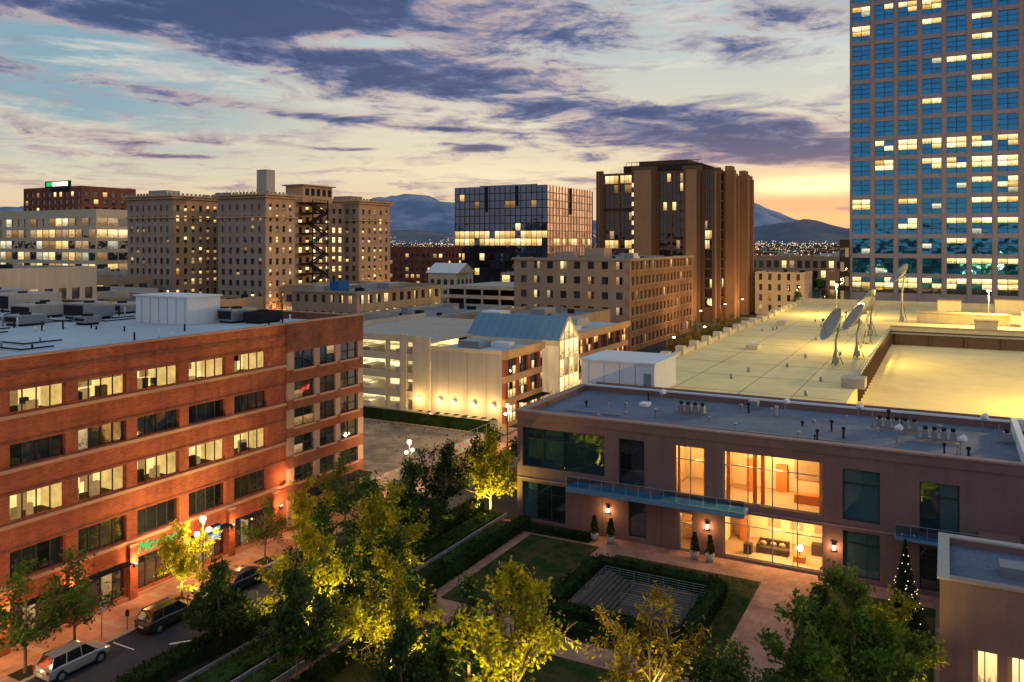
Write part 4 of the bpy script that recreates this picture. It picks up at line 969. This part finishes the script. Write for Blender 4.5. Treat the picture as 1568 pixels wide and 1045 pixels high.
# ---------------------------------------------------------------- trees
def tree_mesh(name,seed,h,sp,leaf,per,ls,trunk=.28,up=.35,nl=7,cl=.30,drop=.12):
    R=random.Random(seed); mb=MB(); tips=[]
    def rv(): return Vector((R.gauss(0,1),R.gauss(0,1),R.gauss(0,1)))
    def br(p,d,L,ra,lev):
        n=3
        for i in range(n):
            q=p+d*(L/n); r0=ra*(1-.35*i/n); r1=ra*(1-.35*(i+1)/n); mb.tube(p,q,r0,r1,7 if lev>1 else 4,'bark'); p=q
            d=(d+rv()*.13+Vector((0,0,.05))).normalized()
            if lev<=1: tips.append(p.copy())
            if lev in(1,2) and i<n-1:
                dd=(d*.5+rv().normalized()*.7+Vector((0,0,up*.5))).normalized(); br(p,dd,L*.55,ra*.5,lev-1 if lev==1 else 1)
        if lev<=0: return
        for k in range(3 if lev>1 else 2):
            dd=(d*.75+rv().normalized()*.65+Vector((0,0,up*.3))).normalized(); br(p,dd,L*.66,ra*.58,lev-1)
    th=h*.27; br0=Vector((0,0,th)); mb.tube((0,0,0),(0,0,.35),trunk*.75,trunk*.52,9,'bark'); mb.tube((0,0,.35),br0,trunk*.52,trunk*.42,9,'bark')
    for k in range(nl):
        a=6.283*k/nl+R.uniform(-.3,.3); el_=R.uniform(.30,1.15); 
        st=Vector((0,0,th+R.uniform(-.1,.25)*h*.4))
        d=Vector((math.cos(a)*math.cos(el_)*sp,math.sin(a)*math.cos(el_)*sp,math.sin(el_))).normalized()
        br(st,d,h*.27*R.uniform(.65,1.25),trunk*.30,2)
    mb.tube(br0,(R.uniform(-.3,.3),R.uniform(-.3,.3),h*.66),trunk*.42,trunk*.15,7,'bark'); br(Vector((0,0,h*.62)),Vector((0,0,1)),h*.2,trunk*.2,2)
    zmax=max(t.z for t in tips); s=h/(zmax+.3)
    i=mb.mi(leaf)
    for t in tips:
        if R.random()<drop or noise.noise(t*.55+Vector((seed,0,0)))>.26: continue
        for k in range(int(per*R.uniform(.3,1.6))):
            p=t+rv()*cl; u=rv().normalized(); v=u.orthogonal().normalized(); v=(v+rv()*.4).normalized(); q=ls*R.uniform(.6,1.3)
            n=len(mb.v); mb.v+=[tuple(p-u*q),tuple(p+v*q*.6),tuple(p+u*q),tuple(p-v*q*.6)]; mb.f.append((n,n+1,n+2,n+3)); mb.m.append(i); mb.uv+=[(0,0)]*4; mb.sm.append(False)
    mb.v=[(a*s,b*s,c*s) for a,b,c in mb.v]
    return mb.mesh(name)
TA=[tree_mesh('tree_spring_%d'%i,20+i,8.5,1.15,'leafA',13,.16,cl=.21,drop=.22) for i in range(3)]
TB=[tree_mesh('tree_dark_%d'%i,40+i,7.5,1.25,'leafC',17,.17,cl=.26) for i in range(2)]
TG=tree_mesh('tree_green',61,10,1.35,'leafB',22,.17,.36,nl=9,cl=.26)
TD=tree_mesh('tree_olive',71,7.5,1.2,'leafD',10,.14,cl=.22)
TS=tree_mesh('tree_sparse',81,6.8,.9,'leafB',6,.13,.2,cl=.22)
def tree(nm,me,X,Y,s=1.,rot=None,up=0,col=(1,.78,.12)):
    o=place(me,nm,(X,Y,.05),rnd.random()*6.28 if rot is None else rot,None,s)
    if up:
        for k in range(2):
            a=rnd.random()*6.28; q=(X+1.3*math.cos(a),Y+1.3*math.sin(a))
            m_=MB(); m_.tube((q[0],q[1],.05),(q[0],q[1],.45),.09,.11,8,'dark',True); fo=m_.build('garden_uplight')
            light('uplight',(q[0],q[1],.6),up*3.4,col,.08,'SPOT',(X+.6*math.cos(a+2.5),Y+.6*math.sin(a+2.5),6),115,.7,parent=fo)
    return o
tree('courtyard_tree',TA[0],-40.9,45.2,1.06,up=1500)
tree('courtyard_tree',TA[1],-39.8,53.4,1.14,up=1500)
tree('courtyard_tree',TA[2],-31.8,43.1,1.10,up=1700)
tree('courtyard_tree',TA[0],-22.5,42.6,1.20,2.1,up=1900)
tree('courtyard_tree',TD,-15.8,47.5,1.15,up=600)
tree('courtyard_tree',TG,-4.6,49.6,1.06,up=250)
tree('courtyard_tree',TA[1],-2.6,54.2,.92,1.2,up=650)
tree('courtyard_tree',TA[2],-42.4,74.8,1.08,3.3,up=1400)
tree('courtyard_tree',TB[0],-45.3,70.5,1.15,up=250)
tree('courtyard_tree',TB[1],-44.5,63.5,1.12)
tree('courtyard_tree',TB[0],-44,57,1.15,2.)
tree('courtyard_tree',TB[1],-43.8,50,1.1,1.,up=200)
tree('courtyard_tree',TB[0],-35.5,48,1.05,4.,up=150)
tree('courtyard_tree',TB[1],-27.4,45.5,1.0,4.5,up=150)
tree('courtyard_tree',TB[0],-45,79.5,1.1,5.2)
tree('courtyard_tree',TB[1],-45,41,.9,3.)
tree('courtyard_tree',TB[0],-37,40,1.05,.7)
tree('courtyard_tree',TB[1],-41.8,59.5,1.0,3.9,up=120)
tree('courtyard_tree',TB[1],-27.5,38.5,1.0,2.2)
tree('courtyard_tree',TS,-10.5,46.2,1.0)
tree('courtyard_tree',TB[0],-10.0,43.5,.95,1.1)
tree('street_tree',TS,-54.6,66,1.15); tree('street_tree',TS,-54.6,33,1.15,1.); tree('street_tree',TS,-54.6,36.5,1.1,2.5)
tree('street_tree',TA[1],-54.5,45.6,.76,3.,up=500); tree('street_tree',TS,-54.6,54.8,.9,4.); tree('street_tree',TA[2],-54.6,60.2,.78,1.5,up=200)
for yy in (190,202,214,226,240): tree('street_tree',TD,-56,yy,1.1)
for (X,Y) in [(-120,205),(-112,208),(-116,212)]: tree('street_tree',TG,X,Y,1.0,up=700)
for (X,Y) in [(-46,300),(-40,318),(-36,330),(-60,380)]: tree('street_tree',TB[1],X,Y,1.6)
mb=MB(); H=6.4; mb.tube((0,0,0),(0,0,H*.95),.14,.03,8,'bark')
for i in range(7500):
    t=rnd.random()**1.4; lay=(t*11)%1; rr_=(1-t)*1.5*(.65+.35*(1-lay))*rnd.random()**.45; a=rnd.random()*6.283; zq=.7+t*(H-.7)-rr_*.25
    p=Vector((rr_*math.cos(a),rr_*math.sin(a),zq)); u=Vector((math.cos(a),math.sin(a),-.3+rnd.gauss(0,.3))).normalized(); v=Vector((-math.sin(a),math.cos(a),rnd.gauss(0,.3))).normalized(); q=rnd.uniform(.06,.13)
    mb.face([p-u*q,p+v*q*.4,p+u*q,p-v*q*.4],'hedge')
for i in range(45):
    t=rnd.random(); a=rnd.random()*6.28; rr_=(1-t)*1.40; mb.ball((rr_*math.cos(a),rr_*math.sin(a),.8+t*(H-.9)-rr_*.25),.022,'bulb2',6,4)
mb.build('conifer_tree',(-2.8,68.7,.1)); 
# ---------------------------------------------------------------- lamps
def lamp(X,Y,e=300,h=6.1):
    mb=MB(); mb.tube((0,0,0),(0,0,.5),.26,.20,12,'dark',True); mb.tube((0,0,.5),(0,0,.9),.16,.10,12,'dark'); mb.tube((0,0,.9),(0,0,h-.3),.085,.06,10,'dark')
    mb.tube((0,0,h-.3),(0,0,h-.15),.14,.18,10,'dark',True); mb.ball((0,0,h+.1),.26,'bulb',12,8); mb.tube((0,0,h+.33),(0,0,h+.5),.09,.01,8,'dark')
    for s_ in (-1,1):
        mb.tube((0,0,h-1.3),(0,s_*.35,h-1.45),.03,.03,6,'dark'); mb.tube((0,s_*.35,h-1.45),(0,s_*.6,h-1.25),.03,.03,6,'dark'); mb.tube((0,s_*.6,h-1.3),(0,s_*.6,h-1.15),.1,.14,10,'dark',True); mb.ball((0,s_*.6,h-.95),.21,'bulb',12,8); mb.tube((0,s_*.6,h-.76),(0,s_*.6,h-.62),.07,.01,8,'dark')
    o=mb.build('street_lamp',(X,Y,.13)); light('street_lamp_light',(.5,0,h-.2),e,(1,.62,.22),.25,parent=o); light('street_lamp_light_b',(-.5,0,h-.6),e*.6,(1,.62,.22),.25,parent=o); return o
lamp(-53.9,47.2,2000); lamp(-54,76.5,2200); lamp(-53.9,25,1800); lamp(-54,100,2200); lamp(-54,130,1600); lamp(-43.4,110,1000)
for (X,Y,e) in [(-53,170,1300),(-53,195,1600),(-66,240,3500),(-66,270,5000),(-66,296,7000),(-45,300,7000),(-42,325,5000),(-152,200,2000),(-112,215,1500),(-105,270,1500)]:
    mb=MB(); mb.tube((0,0,0),(0,0,8.5),.12,.08,8,'dark'); mb.tube((0,0,8.4),(1.6,0,8.9),.05,.05,6,'dark'); mb.ball((1.6,0,8.8),.35,'bulb',8,6,1,1,.5); o=mb.build('street_lamp',(X,Y,0)); light('street_lamp_light',(1.6,0,8.2),e,(1,.55,.18),.4,parent=o)
# ---------------------------------------------------------------- cars
def car(X,Y,col,name='parked_car',suv=True,rot=math.pi/2):
    pm,g_,o_=newmat('car_paint'); p=g_.node('ShaderNodeBsdfPrincipled'); p.inputs['Base Color'].default_value=(*col,1); p.inputs['Roughness'].default_value=.3; p.inputs['Coat Weight'].default_value=.7; p.inputs['Metallic'].default_value=.3; g_.l.new(p.outputs[0],o_.inputs[0])
    mb=MB(); L=4.6; H_=1.66 if suv else 1.45
    st=[(-2.30,.70,.78,.42),(-2.22,.84,.92,.32),(-1.9,.90,1.00,.28),(-1.2,.93,1.02,.26),(0,.94,1.00,.25),(.9,.93,.98,.26),(1.15,.92,.96,.26),(1.8,.89,.90,.28),(2.15,.82,.80,.32),(2.30,.66,.66,.42)]
    def sec(s): x_,w_,t_,b_=s; m_=(t_+b_)/2; return [Vector((x_,-w_*.90,b_)),Vector((x_,-w_,b_+.12)),Vector((x_,-w_*1.01,m_)),Vector((x_,-w_*.97,t_-.06)),Vector((x_,-w_*.88,t_)),Vector((x_,0,t_+.03)),Vector((x_,w_*.88,t_)),Vector((x_,w_*.97,t_-.06)),Vector((x_,w_*1.01,m_)),Vector((x_,w_,b_+.12)),Vector((x_,w_*.90,b_))]
    S=[sec(s) for s in st]
    for a,b in zip(S,S[1:]):
        for i in range(10): mb.face([a[i],b[i],b[i+1],a[i+1]],pm,smooth=True)
        mb.face([a[0],b[0],b[10],a[10]],'dark')
    mb.face(S[0],pm); mb.face(list(reversed(S[-1])),pm)
    gx=[(-2.05,-1.75),(-1.0,-.9),(.1,.1),(1.25,.55)] if suv else [(-1.9,-1.2),(-.9,-.8),(.1,.1),(1.3,.6)]
    zb=.99; lo=[];hi=[]
    for k,(b_,t_) in enumerate(gx):
        lo.append((b_,.82,zb)); hi.append((t_,.66 if k in(1,2) else .60,H_-.04 if k in(1,2) else H_-.09))
    for s_ in (-1,1):
        for k in range(3):
            a,b,c,d=lo[k],lo[k+1],hi[k+1],hi[k]
            mb.face([(a[0],s_*a[1],a[2]),(b[0],s_*b[1],b[2]),(c[0],s_*c[1],c[2]),(d[0],s_*d[1],d[2])],'gblack')
        for k in range(4):
            mb.tube((lo[k][0],s_*lo[k][1]*1.005,zb),(hi[k][0],s_*hi[k][1]*1.01,hi[k][2]),.04,.035,6,pm)
        mb.tube((hi[0][0],s_*.62,hi[0][2]+.02),(hi[3][0],s_*.62,hi[3][2]+.02),.04,.04,6,'dark')
    for k,mt in ((0,'gblack'),(3,'gblack')):
        mb.face([(lo[k][0],-lo[k][1],zb),(lo[k][0],lo[k][1],zb),(hi[k][0],hi[k][1],hi[k][2]),(hi[k][0],-hi[k][1],hi[k][2])],mt)
    for k in range(3):
        a,b=hi[k],hi[k+1]; mb.face([(a[0],-a[1],a[2]),(b[0],-b[1],b[2]),(b[0],0,b[2]+.05),(a[0],0,a[2]+.05)],pm,smooth=True); mb.face([(a[0],a[1],a[2]),(b[0],b[1],b[2]),(b[0],0,b[2]+.05),(a[0],0,a[2]+.05)],pm,smooth=True)
    for wx in (-1.42,1.40):
        for s_ in (-1,1):
            mb.tube((wx,s_*.70,.34),(wx,s_*.955,.34),.345,.345,20,'dark',True); mb.tube((wx,s_*.956,.34),(wx,s_*.965,.34),.21,.20,14,'metal',True)
            for k in range(5): t=k*1.2566; mb.tube((wx,s_*.968,.34),(wx+.2*math.cos(t),s_*.968,.34+.2*math.sin(t)),.022,.03,5,'metal')
            mb.tube((wx,s_*.60,.36),(wx,s_*.935,.36),.41,.41,18,'dark',True)
    for s_ in (-1,1):
        mb.box(2.12,2.25,s_*.62-.16,s_*.62+.16,.64,.76,'white'); mb.box(-2.30,-2.2,s_*.70-.1,s_*.70+.1,.78,.95,'brick'); mb.ball((.95,s_*1.0,1.05),.11,pm,8,6,.7,1,.7)
    mb.box(2.27,2.32,-.45,.45,.45,.62,'dark'); mb.box(-2.33,-2.29,-.26,.26,.55,.68,'white')
    mb.box(-2.32,2.3,-.6,.6,.30,.34,'dark')
    mb.build(name,(X,Y,.02),rot)
car(-52.5,42.6,(.035,.036,.04)); car(-52.5,35.0,(.38,.38,.37)); car(-52.5,50.2,(.02,.03,.05),suv=False)
mb=MB(); mb.tube((-53.9,40.2,.13),(-53.9,40.2,1.2),.05,.05,8,'metal'); mb.box(-54.0,-53.8,40.1,40.3,1.2,1.55,'dark'); mb.ball((-53.9,40.2,1.55),.12,'dark',8,6); mb.build('parking_meter')
mb=MB(); mb.tube((-54.3,38.4,.13),(-54.3,38.4,2.9),.035,.035,8,'metal'); mb.box(-54.33,-54.27,38.2,38.6,2.2,2.85,'white'); mb.build('parking_sign')
mb=MB(); mb.tube((-55.2,50.5,.13),(-55.2,50.5,1.0),.24,.28,12,'dark',True); mb.ball((-55.2,50.5,1.0),.27,'dark',12,6,1,1,.4); mb.build('litter_bin')
mb=MB()
for s_ in (0,1.4): mb.box(-57.6,-57.1,51+s_,51.08+s_,.13,.55,'dark')
mb.box(-57.65,-57.05,50.9,52.6,.55,.61,'wood'); mb.box(-57.72,-57.66,50.9,52.6,.61,1.0,'wood'); mb.build('street_bench')

# ---------------------------------------------------------------- sun + camera
s=bpy.data.lights.new('sun','SUN'); s.energy=1.6; s.angle=math.radians(3); s.color=(1,.58,.30)
o=bpy.data.objects.new('sun',s); sc.collection.objects.link(o); el_=math.radians(8); dv=Vector((.42,.9,math.tan(el_)))
o.rotation_euler=dv.to_track_quat('Z','Y').to_euler()
cam=bpy.data.cameras.new('camera'); co=bpy.data.objects.new('camera',cam); sc.collection.objects.link(co)
co.location=(0,0,29); co.rotation_euler=(math.radians(90),0,math.radians(28.05)); cam.lens=28.7; cam.sensor_width=36; cam.shift_y=-.096; cam.clip_end=90000; cam.clip_start=.5
sc.camera=co
